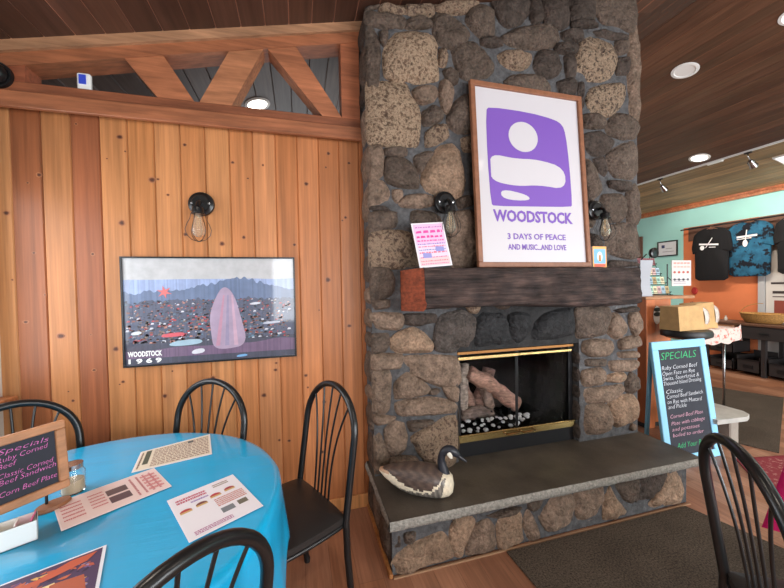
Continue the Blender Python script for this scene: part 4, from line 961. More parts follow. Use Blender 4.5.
def dm3(mb, P):
    rect(mb, P, .01, .01, .99, .99, (232, 228, 234))
    lines(mb, P, .08, .50, .78, .90, 2, (190, 90, 110), rr_, .0004, fill=.75); lines(mb, P, .25, .5, .70, .76, 1, (150, 120, 180), rr_, .0004)
    lines(mb, P, .62, .86, .84, .93, 2, (150, 130, 110), rr_, .0004)
    for u, v, c in ((.14, .58, (176, 60, 60)), (.36, .60, (120, 66, 60)), (.58, .66, (180, 56, 66)), (.80, .68, (160, 60, 70))):
        mb.poly([P(u+.08*math.cos(a), v+.05*math.sin(a), .0005) for a in (PI*k/10 for k in range(11))], srgb(*c)); rect(mb, P, u-.08, v-.035, u+.08, v, (204, 170, 110), .0005)
    lines(mb, P, .52, .95, .38, .58, 5, (196, 120, 100), rr_, .0004); rect(mb, P, .52, .22, .70, .33, (120, 124, 130), .0004); rect(mb, P, .76, .24, .9, .34, (110, 104, 90), .0004)
    lines(mb, P, .1, .6, .05, .13, 3, (170, 90, 140), rr_, .0004)
def dm4(mb, P):
    rect(mb, P, .03, .03, .97, .97, (78, 60, 90))
    for k in range(150):
        u, v = rr_.uniform(.06, .9), rr_.uniform(.06, .9); a = rr_.uniform(0, 3); s = rr_.uniform(.015, .05); c = rr_.choice([(196, 104, 70), (96, 70, 120), (150, 134, 170), (56, 42, 66), (180, 90, 70), (216, 170, 96), (110, 90, 140)])
        mb.poly([P(min(.96, max(.04, u+s*r_*math.cos(a+t_))), min(.96, max(.04, v+s*r_*math.sin(a+t_))), .0003+k*.000002) for t_, r_ in ((0, 1.4), (1.3, .5), (2.6, 1.2), (4, .6), (5.2, .9))], srgb(*c))
    mb.poly([P(.08, .66, .0007), P(.3, .80, .0007), P(.5, .80, .0007), P(.72, .93, .0007), P(.93, .93, .0007), P(.86, .80, .0007), P(.6, .72, .0007), P(.3, .68, .0007), P(.12, .58, .0007)], srgb(192, 92, 64))
    mb.poly([P(.3, .2, .0008), P(.9, .24, .0008), P(.86, .54, .0008), P(.6, .6, .0008), P(.34, .5, .0008)], srgb(176, 92, 66))
table_sheet('paper_menu', 'cream paper menu with dense text and a dark bar, farthest on the blue table', [(-.637, 1.512), (-.372, 1.583), (-.431, 1.807), (-.676, 1.696)], dm1, z=.7520)
table_sheet('paper_menu', 'pink and white paper menu with two dark boxes, in the middle of the blue table', [(-.685, 1.20), (-.452, 1.362), (-.565, 1.524), (-.798, 1.362)], dm2, bg=(236, 222, 220))
m3, P3 = table_sheet('paper_menu', 'white paper menu with burger pictures, near the right edge of the blue table', [(-.308, 1.040), (-.126, 1.150), (-.256, 1.381), (-.438, 1.271)], dm3, bg=(236, 234, 238))
m4, P4 = table_sheet('event_flyer', 'purple and orange flyer at the near left edge of the blue table', [(-.686, .807), (-.458, .91), (-.526, 1.098), (-.754, .995)], dm4, bg=(226, 228, 236), cat='flyer')
def text_on(P, s, u0, v0, u1, v1, m, name, parent, off=0):
    a, b, c = Vector(P(u0, v0)), Vector(P(u1, v0)), Vector(P(u0, v1)); text(s, (c-a).length, frame_M(a+Vector((0, 0, .0014)), b-a, c-a), m, name, parent, width=(b-a).length, off=off, ext=.0002)
M_yel = mat('yellow_ink', srgb(236, 206, 150), rough=.6)
text_on(P4, 'NT', .45, .52, .65, .63, M_yel, 'lettering', m4, .001); text_on(P4, 'IA', .45, .24, .8, .48, M_yel, 'lettering', m4, .002)

# chalkboard stand on the table
cb = thing('tabletop_chalkboard', 'small wood-framed chalkboard menu stand with pink writing on the blue table', 'chalkboard', (-.83, 1.31, .7515), rot=(0, 0, math.atan2(.775, .63)))
cbi = Matrix.Translation((-.83, 1.31, .7515)) @ Matrix.Rotation(math.atan2(.775, .63), 4, 'Z')
cw, ch = .19, .222; LN = Matrix.Rotation(-.10, 4, 'X'); XO = .10-cw/2   # right edge at +.10
def cbox(mb, x0, x1, y0, y1, z0, z1, b=0): mb.box(x0, x1, y0, y1, z0, z1, M=Matrix.Translation((XO, 0, .047)) @ LN, b=b)
f2 = .026
mb = MB()
for a in ((-cw/2, cw/2, 0, f2), (-cw/2, cw/2, ch-f2, ch), (-cw/2, -cw/2+f2, f2, ch-f2), (cw/2-f2, cw/2, f2, ch-f2)): cbox(mb, a[0], a[1], -.016, .004, a[2], a[3], b=.003)
mb.build('frame', M_wood, cb, world=False)
mb = MB(); cbox(mb, -cw/2+.01, cw/2-.01, -.006, .002, .01, ch-.01); sl = mb.build('slate', M_slate, cb, world=False)
mb = MB(); mb.tube([(XO+.04, .004, .012), (XO+.04, .002, .055)], .004, 8); mb.build('stem', M_blackm, cb, world=False)
mb = MB(); mb.lathe([(.001, 0), (.032, 0), (.035, .006), (.032, .014), (.001, .015)], 28, Matrix.Translation((XO+.05, -.01, 0)) @ Matrix.Diagonal((1.35, .85, 1, 1))); mb.build('base', mat('dark_stained_wood', srgb(134, 86, 56), rough=.5), cb, world=False, smooth=True, sharp=40)
def chalk(lines_, M, m, parent, size, name='chalk_writing', jitter=.02, seed=1):
    r = random.Random(seed)
    for s, x, y, w in lines_:
        T = M @ Matrix.Translation((x, y, 0)) @ Matrix.Rotation(r.uniform(-jitter, jitter), 4, 'Z'); text(s, size, T, m, name, parent, False, off=-size*.018, shear=.25, width=w, ext=.0002)
CM = Matrix.Translation((XO, 0, .047)) @ LN @ frame_M((-cw/2, -.0066, 0), (1, 0, 0), (0, 0, 1))
chalk([('Specials', .034, .170, .115), ('Ruby Corned', .031, .146, .115), ('Beef', .031, .127, .042), ('Classic Corned', .031, .099, .125), ('Beef Sandwich', .031, .080, .130), ('Corn Beef Plate', .031, .046, .130)], CM, M_chalk_pink, sl, .022, jitter=.03)
# sugar caddy
hd = thing('condiment_tray', 'white ceramic packet tray at the left of the blue table in front of the chalkboard', 'tray', (-.84, 1.155, .7515), rz=.52)
mb = MB()
for a in ((-.11, .11, -.03, .03, 0, .004), (-.11, .11, -.03, -.026, 0, .056), (-.11, .11, .026, .03, 0, .056), (-.11, -.106, -.03, .03, 0, .056), (.106, .11, -.03, .03, 0, .056)): mb.box(*a, b=.0015)
mb.build('tray_body', M_ceramic, hd, world=False); 
hM = Matrix.Translation((-.84, 1.155, .7515)) @ Matrix.Rotation(.52, 4, 'Z'); rk = random.Random(4)
for k, (c, lab) in enumerate((((226, 110, 150), 'pink sweetener packet at the right end of the white tray'), ((236, 232, 226), 'white sugar packet leaning beside the pink one in the tray'), ((214, 190, 130), 'yellow packet standing in the middle of the white tray'), ((200, 206, 214), 'pale grey packet in the left half of the white tray'), ((120, 96, 74), 'brown sugar packet lying across the white tray'))):
    x = .085-.035*k; mb = MB(srgb(*c)); M = hM @ Matrix.Translation((x, .0, .006)) @ Matrix.Rotation(rk.uniform(.25, .5), 4, 'Y') @ Matrix.Rotation(rk.uniform(-.2, .2), 4, 'Z')
    mb.box(-.0015, .0015, -.021, .021, 0, .058, M=M); mb.box(-.0018, .0018, -.016, .016, .018, .042, col=srgb(*[min(255, v+20) for v in c]), M=M); tag(mb.build('sugar_packet', M_attr), lab, 'packet', 'packets in the white tray')
# jar
jr = thing('glass_jar', 'small ribbed clear glass shaker jar behind the tabletop chalkboard', 'jar', (-.778, 1.432, .7515))
JM = Matrix.Translation((-.778, 1.432, .7515))
mb = MB(); mb.lathe([(.001, .001), (.031, .001), (.034, .008), (.034, .07), (.028, .082), (.028, .088), (.026, .088), (.026, .08), (.032, .069), (.032, .009), (.001, .004)], 28, JM, cap=False); mb.build('glass', M_glass, jr, smooth=True, sharp=50)
mb = MB(); mb.lathe([(.001, .006), (.030, .006), (.030, .045), (.001, .047)], 24, JM); mb.build('contents', mat('pale_contents', srgb(196, 176, 146), rough=.8), jr, smooth=True, sharp=40)
mb = MB(); mb.lathe([(.029, .084), (.029, .1), (.001, .104)], 24, JM); mb.build('lid', M_steel, jr, smooth=True, sharp=40)

# ------------------------------------------------------------------ floor mats and rug
def floor_sheet(name, label, q, m, cat, th=.008, z=.0005, border=None, kind=None):
    mb = MB(); mb.hexa([(*p, z) for p in q]+[(*p, z+th) for p in q])
    o = mb.build(name, m); tag(o, label, cat, kind=kind); return o
floor_sheet('floor_mat', 'dark brown ribbed mat on the floor in front of the hearth', [(1.10, .40), (2.70, .40), (2.36, 1.585), (1.05, 1.585)], M_mat, 'floor mat')
floor_sheet('floor_mat', 'brown ribbed mat on the floor beyond the specials sign', [(3.62, 2.30), (3.83, 1.86), (5.68, 2.72), (5.40, 3.30)], M_mat, 'floor mat')
rg = thing('area_rug', 'red patterned rug with a dark red border at the right edge of the floor', 'rug', (3.9, 1.2, 0))
mb = MB(); q = [(2.80, 1.30), (4.3, .3), (5.0, 1.6), (3.38, 1.90)]; mb.hexa([(*p, .0005) for p in q]+[(*p, .006) for p in q]); mb.build('pile', M_rug, rg)
mb = MB(); c = Vector((sum(p[0] for p in q)/4, sum(p[1] for p in q)/4))
for i in range(4):
    a, b = Vector(q[i]), Vector(q[(i+1) % 4]); a2, b2 = a.lerp(c, .06), b.lerp(c, .06); mb.hexa([(*a, .0006), (*b, .0006), (*b2, .0006), (*a2, .0006), (*a, .0075), (*b, .0075), (*b2, .0075), (*a2, .0075)])
mb.build('border', mat('dark_red_wool', srgb(120, 34, 44), rough=.95), rg)

# ------------------------------------------------------------------ specials sign
sg = thing('sandwich_board', 'tall light blue framed SPECIALS chalkboard leaning beside the hearth', 'sign', (3.045, 1.99, 0), rot=(-.13, 0, .0))
SW, SH = .60, .965; f3 = .066
mb = MB()
for a in ((-SW/2, SW/2, 0, f3*.9), (-SW/2, SW/2, SH-f3, SH), (-SW/2, -SW/2+f3, f3*.9, SH-f3), (SW/2-f3, SW/2, f3*.9, SH-f3)): mb.box(a[0], a[1], -.02, .008, a[2], a[3], b=.004)
mb.build('frame', M_lightblue, sg, world=False)
mb = MB(); mb.box(-SW/2+.02, SW/2-.02, -.010, .006, .02, SH-.02); sl = mb.build('slate', M_slate, sg, world=False)
sM = frame_M((0, -.0105, 0), (1, 0, 0), (0, 0, 1))
chalk([('SPECIALS', -.21, .815, .40)], sM, M_chalk_green, sl, .085, jitter=0)
chalk([('Ruby Corned Beef', -.215, .735, .40), ('Open Face on Rye', -.215, .69, .36), ('Swiss, Sauerkraut &', -.215, .65, .40), ('Thousand Island Dressing', -.215, .61, .42), ('Classic', -.2, .545, .18), ('Corned Beef Sandwich', -.2, .505, .40), ('on Rye with Mustard', -.2, .465, .38), ('and Pickle', -.2, .425, .2)], sM, M_chalk_white, sl, .046, seed=5)
chalk([('Corned Beef Plate', -.19, .35, .36), ('Plate with cabbage', -.19, .295, .37), ('and potatoes', -.19, .25, .3), ('boiled to order', -.19, .205, .34)], sM, M_chalk_rose, sl, .042, seed=6)
chalk([('Add Your Beer', -.16, .115, .34)], sM, M_chalk_green, sl, .06, seed=7)
for x in (-SW/2+.03, SW/2-.06):
    mb = MB(); mb.box(x, x+.03, .0, .02, 0, .93, M=Matrix.Translation((0, .012, .93)) @ Matrix.Rotation(.18, 4, 'X') @ Matrix.Translation((0, 0, -.93)))
    mb.build('rear_leg', M_lightblue, sg, world=False)

# ------------------------------------------------------------------ magenta clothed table (lower right)
t = thing('square_table', 'square dining table under a magenta cloth at the right edge', 'table', (2.25, .45, 0))
mb = MB(); mb.box(1.84, 2.66, .04, .86, .715, .742, b=.004); mb.build('tabletop', M_wood, t)
for x in (1.9, 2.56):
    for y in (.1, .76): mb = MB(); mb.box(x, x+.045, y, y+.045, 0, .715, b=.003); mb.build('leg', M_blackm, t)
mb = MB(); x0, x1, y0, y1 = 1.832, 2.668, .032, .868
NS = 120; per = []
for k in range(NS):
    s = 4*k/NS; sd = int(s); f = s-sd
    per.append([(x0+(x1-x0)*f, y0), (x1, y0+(y1-y0)*f), (x1-(x1-x0)*f, y1), (x0, y1-(y1-y0)*f)][sd])
cx, cy = 2.25, .45
prof = [(0, .7475), (.5, .7475), (.97, .7475), (1.0, .744), (1.006, .73)]
ring = []
for t_, z in prof:
    for (x, y) in per: mb.v.append(Vector((cx+(x-cx)*t_, cy+(y-cy)*t_, z)))
nd = 8
for i in range(1, nd+1):
    f = i/nd
    for k, (x, y) in enumerate(per):
        s = 4*k/NS; corner = max(0, 1-4*min(abs(s-round(s)), 1)); d = Vector((x-cx, y-cy)).normalized()
        o = f*(.01+.055*corner**1.5+.012*math.sin(s*11)*(1-corner)); L_ = .21+.07*corner
        mb.v.append(Vector((cx+(x-cx)*1.006+d.x*o, cy+(y-cy)*1.006+d.y*o, .73-L_*f)))
R = len(prof)+nd
for i in range(R-1):
    for k in range(NS): mb.face((i*NS+k, (i+1)*NS+k, (i+1)*NS+(k+1) % NS, i*NS+(k+1) % NS))
o = mb.build('tablecloth', M_magenta, None, smooth=True); o.data.flip_normals(); tag(o, 'magenta tablecloth whose corner hangs down at the right edge', 'tablecloth')

# ------------------------------------------------------------------ counter beside the chimney with its display
cb_ = thing('host_counter', 'tall orange wood host counter standing behind the right side of the fireplace', 'counter', (3.45, 2.8, 0))
mb = MB(); mb.box(3.27, 3.61, 2.56, 3.05, .05, 1.275); mb.box(3.27, 3.385, 2.545, 2.562, 0, 1.275, b=.004); mb.build('cabinet_body', M_cab, cb_)
mb = MB(); mb.box(3.285, 3.60, 2.575, 3.03, 0, .05); mb.build('plinth', M_darkbin, cb_)
mb = MB(); mb.box(3.245, 3.90, 2.53, 3.08, 1.275, 1.305, b=.005); mb.build('countertop', M_wood, cb_)
rk_ = thing('card_rack', 'wire rack filled with rows of small pastel cards on the host counter', 'display rack', (3.68, 2.85, 1.306))
tiers = [(1.32, 2.74), (1.42, 2.79), (1.52, 2.84), (1.63, 2.89)]
for z, y in tiers:
    mb = MB(); mb.tube([(3.55, y, z), (3.83, y, z)], .003, 6); mb.tube([(3.55, y-.03, z+.02), (3.83, y-.03, z+.02)], .003, 6); mb.tube([(3.55, y, z), (3.55, y-.03, z+.02)], .003, 6); mb.tube([(3.83, y, z), (3.83, y-.03, z+.02)], .003, 6); mb.build('tier', M_blackm, rk_)
for x in (3.55, 3.83):
    mb = MB(); mb.tube([(x, 2.70, 1.308), (x, 2.98, 1.308), (x, 2.94, 1.74)], .004, 6); mb.tube([(x, 2.72, 1.31), (x, 2.92, 1.72)], .003, 6); mb.build('side_wire', M_blackm, rk_)
rc = random.Random(8); tones = [('mint', (176, 214, 196)), ('cream', (226, 214, 178)), ('pale pink', (220, 180, 176)), ('pale blue', (170, 196, 210)), ('tan', (190, 164, 120))]
tn = ['bottom', 'second', 'third', 'top']
for i, (z, y) in enumerate(tiers):
    for k in range(5):
        nm, c = tones[(i*2+k) % 5] if i < 3 else ('maroon', (140, 84, 90))
        mb = MB(srgb(*c)); x = 3.555+k*.056; M = Matrix.Translation((x, y-.012, z+.005)) @ Matrix.Rotation(-.18, 4, 'X')
        mb.box(0, .05, -.002, .002, 0, .078, M=M); mb.box(.008, .042, -.0028, -.002, .03, .062, col=srgb(*[int(v*.62) for v in c]), M=M)
        tag(mb.build('greeting_card', M_attr), '%s card, number %s from the left, %s tier of the wire rack' % (nm, ['one', 'two', 'three', 'four', 'five'][k], tn[i]), 'card', 'cards in the wire rack')
dl = thing('desk_lamp', 'small black round-headed lamp on top of the host counter behind the cards', 'lamp', (3.50, 2.66, 1.306))
mb = MB(); mb.lathe([(.001, 0), (.05, 0), (.05, .012), (.001, .016)], 20, Matrix.Translation((3.47, 2.80, 1.306))); mb.build('base', M_black, dl, smooth=True, sharp=40)
mb = MB(); mb.tube([(3.47, 2.80, 1.315), (3.475, 2.79, 1.55), (3.48, 2.76, 1.69), (3.50, 2.72, 1.74)], .006, 8); mb.build('neck', M_black, dl, smooth=True)
mb = MB(); mb.lathe([(.001, 0), (.02, .0), (.05, .02), (.055, .045), (.05, .05), (.001, .045)], 20, Matrix.Translation((3.51, 2.69, 1.745)) @ Matrix.Rotation(PI/2, 4, 'X')); mb.build('head', M_black, dl, smooth=True)
ns = thing('notice_stand', 'thin black stand holding a white notice sheet with small coloured pictures beside the card rack', 'notice stand', (3.93, 2.8, 0))
mb = MB(); mb.tube([(3.87, 2.78, 1.306+.0), (3.87, 2.78, 1.64)], .006, 8); mb.tube([(3.87, 2.78, 1.50), (3.95, 2.77, 1.44)], .004, 6); mb.build('post', M_blackm, ns)
mb = MB(); mb.box(3.845, 3.90, 2.74, 2.82, 1.3055, 1.31); mb.build('base', M_blackm, ns)
mb = MB(srgb(206, 202, 200)); mb.box(3.915, 4.20, 2.765, 2.77, 1.40, 1.68); sh = mb.build('notice_sheet', M_attr, ns)
mb = MB(); r = random.Random(3)
for row, (z, c) in enumerate(((1.64, (226, 150, 140)), (1.60, (210, 170, 160)))): 
    for k in range(5): mb.poly([(3.94+k*.05, 2.7645, z), (3.98+k*.05, 2.7645, z), (3.98+k*.05, 2.7645, z+.02), (3.94+k*.05, 2.7645, z+.018)], srgb(*c))
for k in range(4):
    for j, c in enumerate(((176, 80, 70), (90, 90, 100))):
        x, z = 3.955+k*.065, 1.55-.08*j; mb.poly([(x+.02*math.cos(a), 2.7645, z+.013*math.sin(a)) for a in (2*PI*q/10 for q in range(10))], srgb(*c))
for k in range(3): mb.poly([(3.94, 2.7645, 1.425+k*.02), (4.12, 2.7645, 1.425+k*.02), (4.12, 2.7645, 1.434+k*.02), (3.94, 2.7645, 1.434+k*.02)], srgb(170, 160, 170))
mb.build('printing', M_attr, sh)
# papers beside the rack
pp = thing('paper_stack', 'bundle of curled white papers standing at the left end of the host counter', 'papers', (3.45, 2.66, 1.306))
for k in range(4):
    mb = MB(srgb(168-9*k, 170-8*k, 178-7*k)); N_ = 10; y = 2.60+.025*k; xl, xr = 3.262+.010*k, 3.41-.006*k; h = .36-.03*k
    for j in range(N_):
        a0, a1 = j/N_, (j+1)/N_; f = lambda a: .014*math.sin(a*5+k*1.3)
        p = [(xl+f(a0), y+f(a0), 1.306+h*a0), (xr+f(a0+.3), y+f(a0), 1.306+h*a0), (xr+f(a0+.3), y+.003+f(a0), 1.306+h*a0), (xl+f(a0), y+.003+f(a0), 1.306+h*a0)]
        q = [(xl+f(a1), y+f(a1), 1.306+h*a1), (xr+f(a1+.3), y+f(a1), 1.306+h*a1), (xr+f(a1+.3), y+.003+f(a1), 1.306+h*a1), (xl+f(a1), y+.003+f(a1), 1.306+h*a1)]
        mb.hexa(p+q)
    mb.build('sheet', M_attr, pp)

# table with floral cloth, tray, bags
tb = thing('cafe_table', 'small table with a floral cloth behind the specials sign', 'table', (4.3, 2.75, 0))
mb = MB(); mb.box(3.99, 4.52, 2.55, 2.95, .915, .94, b=.004); mb.build('tabletop', M_wood, tb)
for x in (4.03, 4.44):
    for y in (2.60, 2.90): mb = MB(); mb.tube([(x, y, 0), (x, y, .915)], .012, 8); mb.build('leg', M_steel, tb, smooth=True)
mb = MB(); N1 = 40; yA, yB = 2.535, 2.965
ringp = []
for k in range(N1+1):
    t_ = k/N1; x = 3.97+(4.56-3.97)*t_; ringp.append(x)
rowsC = [(yB+.01, .82), (yB, .943), (2.75, .9435), (yA, .943), (yA-.012, .93), (yA-.02, .85), (yA-.022, .79)]
for (y, z) in rowsC:
    for x in ringp:
        e = max(0, (x-4.42)/.14)**2*3; zz = z if z > .94 else z+.01*math.sin(x*30)+.02*e
        mb.v.append(Vector((x, y+(.0 if z > .94 else .006*math.sin(x*40)), zz if z > .9 else zz)))
for i in range(len(rowsC)-1):
    for k in range(N1): a = i*(N1+1)+k; mb.face((a, a+1, a+N1+2, a+N1+1))
mb.poly([(4.56, yB, .943), (4.578, yB+.005, .83), (4.582, (yA+yB)/2, .80), (4.578, yA-.02, .80), (4.56, yA, .943)])
o = mb.build('floral_tablecloth', M_floral, None, smooth=True, sharp=60); tag(o, 'white cloth with pink flowers hanging over the end of the small table', 'tablecloth')
sd = thing('display_stand', 'round black pedestal stand behind the specials sign, holding a kraft bag', 'stand', (3.46, 2.32, 0))
SM = Matrix.Translation((3.46, 2.32, 0)) @ Matrix.Diagonal((1, .95, 1, 1))
mb = MB(); mb.lathe([(.001, .925), (.15, .925), (.195, .945), (.2, .975), (.19, 1.0), (.001, 1.003)], 36, SM); mb.build('top', M_vinyl, sd, smooth=True, sharp=40)
mb = MB(); mb.lathe([(.03, .02), (.022, .06), (.022, .9), (.05, .925)], 16, SM, cap=False); mb.build('pedestal', M_blackm, sd, smooth=True)
mb = MB(); mb.lathe([(.001, 0), (.15, 0), (.15, .012), (.03, .03), (.001, .03)], 32, SM); mb.build('base', M_blackm, sd, smooth=True, sharp=40)
def bag(label, x0, x1, y0, y1, z0, h):
    o = thing('kraft_bag', label, 'bag', ((x0+x1)/2, (y0+y1)/2, z0), 0, 'kraft paper bags')
    mb = MB(); r = random.Random(int(x0*100)); b = .012
    mb.hexa([(x0+b, y0, z0), (x1, y0, z0), (x1, y1, z0), (x0+b, y1, z0), (x0+.008, y0+.012, z0+h*.96), (x1-.03, y0+.03, z0+h), (x1-.03, y1-.03, z0+h), (x0+.008, y1-.012, z0+h*.96)])
    mb.build('paper_body', M_kraft, o)
    mb = MB(); ym = (y0+y1)/2; hw_ = (y1-y0)/2-.004
    FMx = Matrix(((0, 0, 1, x1-.002), (1, 0, 0, ym), (0, 1, 0, z0), (0, 0, 0, 1)))
    pillow(mb, [(-hw_, .004), (hw_, .004), (hw_, h*.6), (hw_*.6, h*.93), (-hw_*.6, h*.93), (-hw_, h*.6)], FMx, .085, (1, 1, 1, 1), wob=.006, back=.03)
    mb.build('window_film', M_film, o, smooth=True)
bag('kraft paper bag with a clear end on the black pedestal stand', 3.255, 3.62, 2.24, 2.42, 1.005, .225)
bag('kraft paper bag with a clear end on the floral cloth, right of the other bag', 3.99, 4.32, 2.58, 2.76, .945, .275)
mb = MB(srgb(236, 236, 236)); mb.poly([(3.405+.048*math.cos(a), 2.543, 1.12+.09*math.sin(a)) for a in (2*PI*k/24 for k in range(24))]); mb.poly([(3.405+.046*math.cos(a), 2.541, 1.13+.022*math.sin(a)) for a in (2*PI*k/24 for k in range(24))], srgb(30, 30, 32)); mb.poly([(3.405+.044*math.cos(a), 2.541, 1.175+.02*math.sin(a)) for a in (2*PI*k/24 for k in range(24))], srgb(30, 30, 32))
mb.poly([(3.405+.05*math.cos(a), 2.5445, 1.12+.092*math.sin(a)) for a in (2*PI*k/24 for k in range(24))][::-1], srgb(90, 90, 90))
tag(mb.build('oval_sticker', M_attr), 'oval black and white sticker on the front of the host counter beside the kraft bag', 'sticker')

# low stone bench behind the sign
bn = thing('stone_bench', 'low pale stone bench slab just right of the specials sign', 'bench', (3.5, 2.1, 0))
mb = MB(); pts = [(3.30, 1.975), (3.62, 1.955), (3.70, 1.985), (3.745, 2.05), (3.745, 2.30), (3.62, 2.29), (3.30, 2.06)]
n = mb.verts([(*p, .262) for p in pts]+[(*p, .30) for p in pts]); k_ = len(pts); mb.face([n+i for i in range(k_)][::-1]); mb.face([n+k_+i for i in range(k_)])
for i in range(k_): mb.face((n+i, n+(i+1) % k_, n+k_+(i+1) % k_, n+k_+i))
mb.build('slab', M_bench, bn)
mb = MB(); mb.box(3.60, 3.71, 2.06, 2.20, 0, .262, b=.01); mb.build('pedestal', mat('pale_stone', srgb(150, 140, 130), rough=.8, bump=((30, 30, 30), .8, .01)), bn)

# ------------------------------------------------------------------ merchandise wall
def tshirt(name, label, yc, zt, w, h, m, x=6.93, logo=None):
    o = thing(name, label, 't-shirt', (x, yc, zt), 0, 't-shirts on the display wall')
    M = Matrix(((0, 0, -1, x), (-1, 0, 0, yc), (0, 1, 0, zt-h), (0, 0, 0, 1)))
    a = w/2
    P = [(-a*.90, 0), (a*.90, 0), (a*.92, h*.35), (a*.93, h*.54), (a*1.06, h*.52), (a*1.12, h*.64), (a*1.0, h*.88), (a*.68, h*.965), (a*.28, h), (a*.1, h*.965), (-a*.1, h*.965), (-a*.28, h), (-a*.68, h*.965), (-a*1.0, h*.88), (-a*1.12, h*.64), (-a*1.06, h*.52), (-a*.93, h*.54), (-a*.92, h*.35)]
    mb = MB(); pillow(mb, P, M, .03, (1, 1, 1, 1), it=1, cut=.12, rings=(1, .97, .9, .75, .5, .2), wob=.012, back=.03); b = mb.build('shirt_body', m, o, smooth=True)
    mb = MB(); mb.tube([(x-.0, yc+.17, zt-.055), (x, yc, zt-.005), (x, yc-.17, zt-.055)], .004, 6); mb.tube([(x, yc, zt-.005), (x, yc, zt+.03), (x-.0, yc-.02, zt+.045), (x, yc-.035, zt+.03)], .003, 6); mb.build('hanger', M_wood, o)
    if logo: logo(o, M, a, h)
    return o
def bar(mb, M, x0, z0, x1, z1, wd, h=.047):
    a, b = Vector((x0, z0)), Vector((x1, z1)); d = (b-a).normalized(); n = Vector((-d.y, d.x))*wd/2
    mb.poly([M @ Vector((*(p), h)) for p in (a-n, b-n, b+n, a+n)])
def lg1(o, M, a, h):
    mb = MB(srgb(235, 235, 238)); bar(mb, M, -.15, h*.70, .14, h*.665, .028); bar(mb, M, -.05, h*.62, .05, h*.80, .014); mb.poly([M @ Vector((x, z, .048)) for x, z in circ(-.10, h*.625, .035, .04)]); bar(mb, M, 0, h*.63, .1, h*.62, .012)
    mb.build('chest_print', M_attr, o)
def lg2(o, M, a, h):
    mb = MB(srgb(235, 235, 238)); bar(mb, M, -.13, h*.72, .13, h*.73, .03); bar(mb, M, -.13, h*.68, .06, h*.69, .014); bar(mb, M, -.02, h*.62, 0, h*.84, .014); mb.poly([M @ Vector((x, z, .048)) for x, z in circ(-.02, h*.60, .032, .055)])
    mb.build('chest_print', M_attr, o)
def lg3(o, M, a, h):
    mb = MB(srgb(235, 235, 238)); bar(mb, M, -.10, h*.82, -.02, h*.70, .02); bar(mb, M, -.06, h*.84, .02, h*.72, .02); bar(mb, M, -.12, h*.6, .05, h*.61, .012); mb.build('chest_print', M_attr, o)
tshirt('t_shirt', 'black t-shirt with a white chest print hanging leftmost on the display wall', 4.255, 2.375, .53, .92, M_cotton, logo=lg1)
tshirt('t_shirt', 'blue and black tie-dye t-shirt with a white print hanging on the display wall', 3.77, 2.40, .56, .89, M_tie, x=6.99, logo=lg2)
tshirt('t_shirt', 'black t-shirt cut off by the right edge of the picture, beside the tie-dye one', 3.16, 2.39, .52, .86, M_cotton, logo=lg3)
mb = MB(); mb.tube([(6.95, 4.75, 2.405), (6.95, 1.7, 2.405)], .012, 8); tag(mb.build('hanging_rail', M_blackm), 'dark rail below the brown board from which the shirts hang', 'rail')
t = thing('framed_certificate', 'small black-framed white certificate on the teal wall', 'picture', (7.08, 5.09, 2.1))
mb = MB(); 
for a in ((4.90, 5.28, 1.955, 1.975), (4.90, 5.28, 2.235, 2.255), (4.90, 4.92, 1.975, 2.235), (5.26, 5.28, 1.975, 2.235)): mb.box(7.075, 7.098, *a)
mb.build('frame', M_black, t)
mb = MB(srgb(222, 226, 232)); mb.box(7.085, 7.097, 4.915, 5.265, 1.97, 2.24); mb.box(7.083, 7.086, 5.14, 5.20, 2.12, 2.18, col=srgb(60, 70, 110)); mb.box(7.083, 7.086, 5.0, 5.12, 2.10, 2.11, col=srgb(150, 150, 160)); mb.box(7.083, 7.086, 4.97, 5.18, 2.04, 2.05, col=srgb(150, 150, 160)); mb.build('certificate', M_attr, t)
# small things on the orange wall
mb = MB(srgb(170, 44, 40)); mb.lathe([(.001, 0), (.045, 0), (.05, .012), (.04, .03), (.001, .032)], 20, Matrix.Translation((7.087, 4.60, 1.27)) @ Matrix.Rotation(-PI/2, 4, 'Y') @ Matrix.Diagonal((1.4, 1, 1, 1))); tag(mb.build('red_ornament', M_paint, smooth=True, sharp=40), 'small dark red oval ornament on the orange wall under the black shirt', 'ornament')
mb = MB(srgb(60, 30, 34)); 
for k in range(5): a = -.6+.3*k; mb.tube([(7.055, 4.62, .99), (7.05, 4.62+.09*math.sin(a), .99+.03+.05*math.cos(a*2))], [.012, .006], 8)
mb.lathe([(.001, 0), (.03, 0), (.03, .012), (.001, .012)], 12, Matrix.Translation((7.055, 4.62, .972))); mb.box(7.02, 7.088, 4.54, 4.70, .955, .972)
tag(mb.build('wall_hook', M_paint, smooth=True, sharp=40), 'dark metal hook ornament low on the orange wall behind the kraft bags', 'hook')
po2 = thing('wall_poster', 'pale printed poster on the wall above the wicker basket', 'poster', (7.15, 3.5, 1.2))
mb = MB(srgb(206, 202, 196)); mb.box(7.073, 7.0875, 3.12, 3.60, .84, 1.56); mb.build('paper', M_attr, po2)
mb = MB(); mb.box(7.070, 7.073, 3.3, 3.54, 1.38, 1.41, col=srgb(60, 50, 50)); mb.box(7.070, 7.073, 3.2, 3.52, 1.235, 1.275, col=srgb(60, 50, 50)); mb.box(7.070, 7.073, 3.2, 3.52, 1.18, 1.195, col=srgb(80, 60, 60)); mb.box(7.070, 7.073, 3.2, 3.5, .92, 1.13, col=srgb(140, 70, 58)); mb.build('printing', M_attr, po2)
mb = MB(srgb(178, 180, 182)); mb.box(7.06, 7.0875, 3.61, 3.69, .84, 1.57); tag(mb.build('plastic_strip_curtain', M_attr), 'narrow grey panel between the orange wall and the pale poster', 'panel')
bpy.data.objects['plastic_strip_curtain'].name = 'grey_panel'

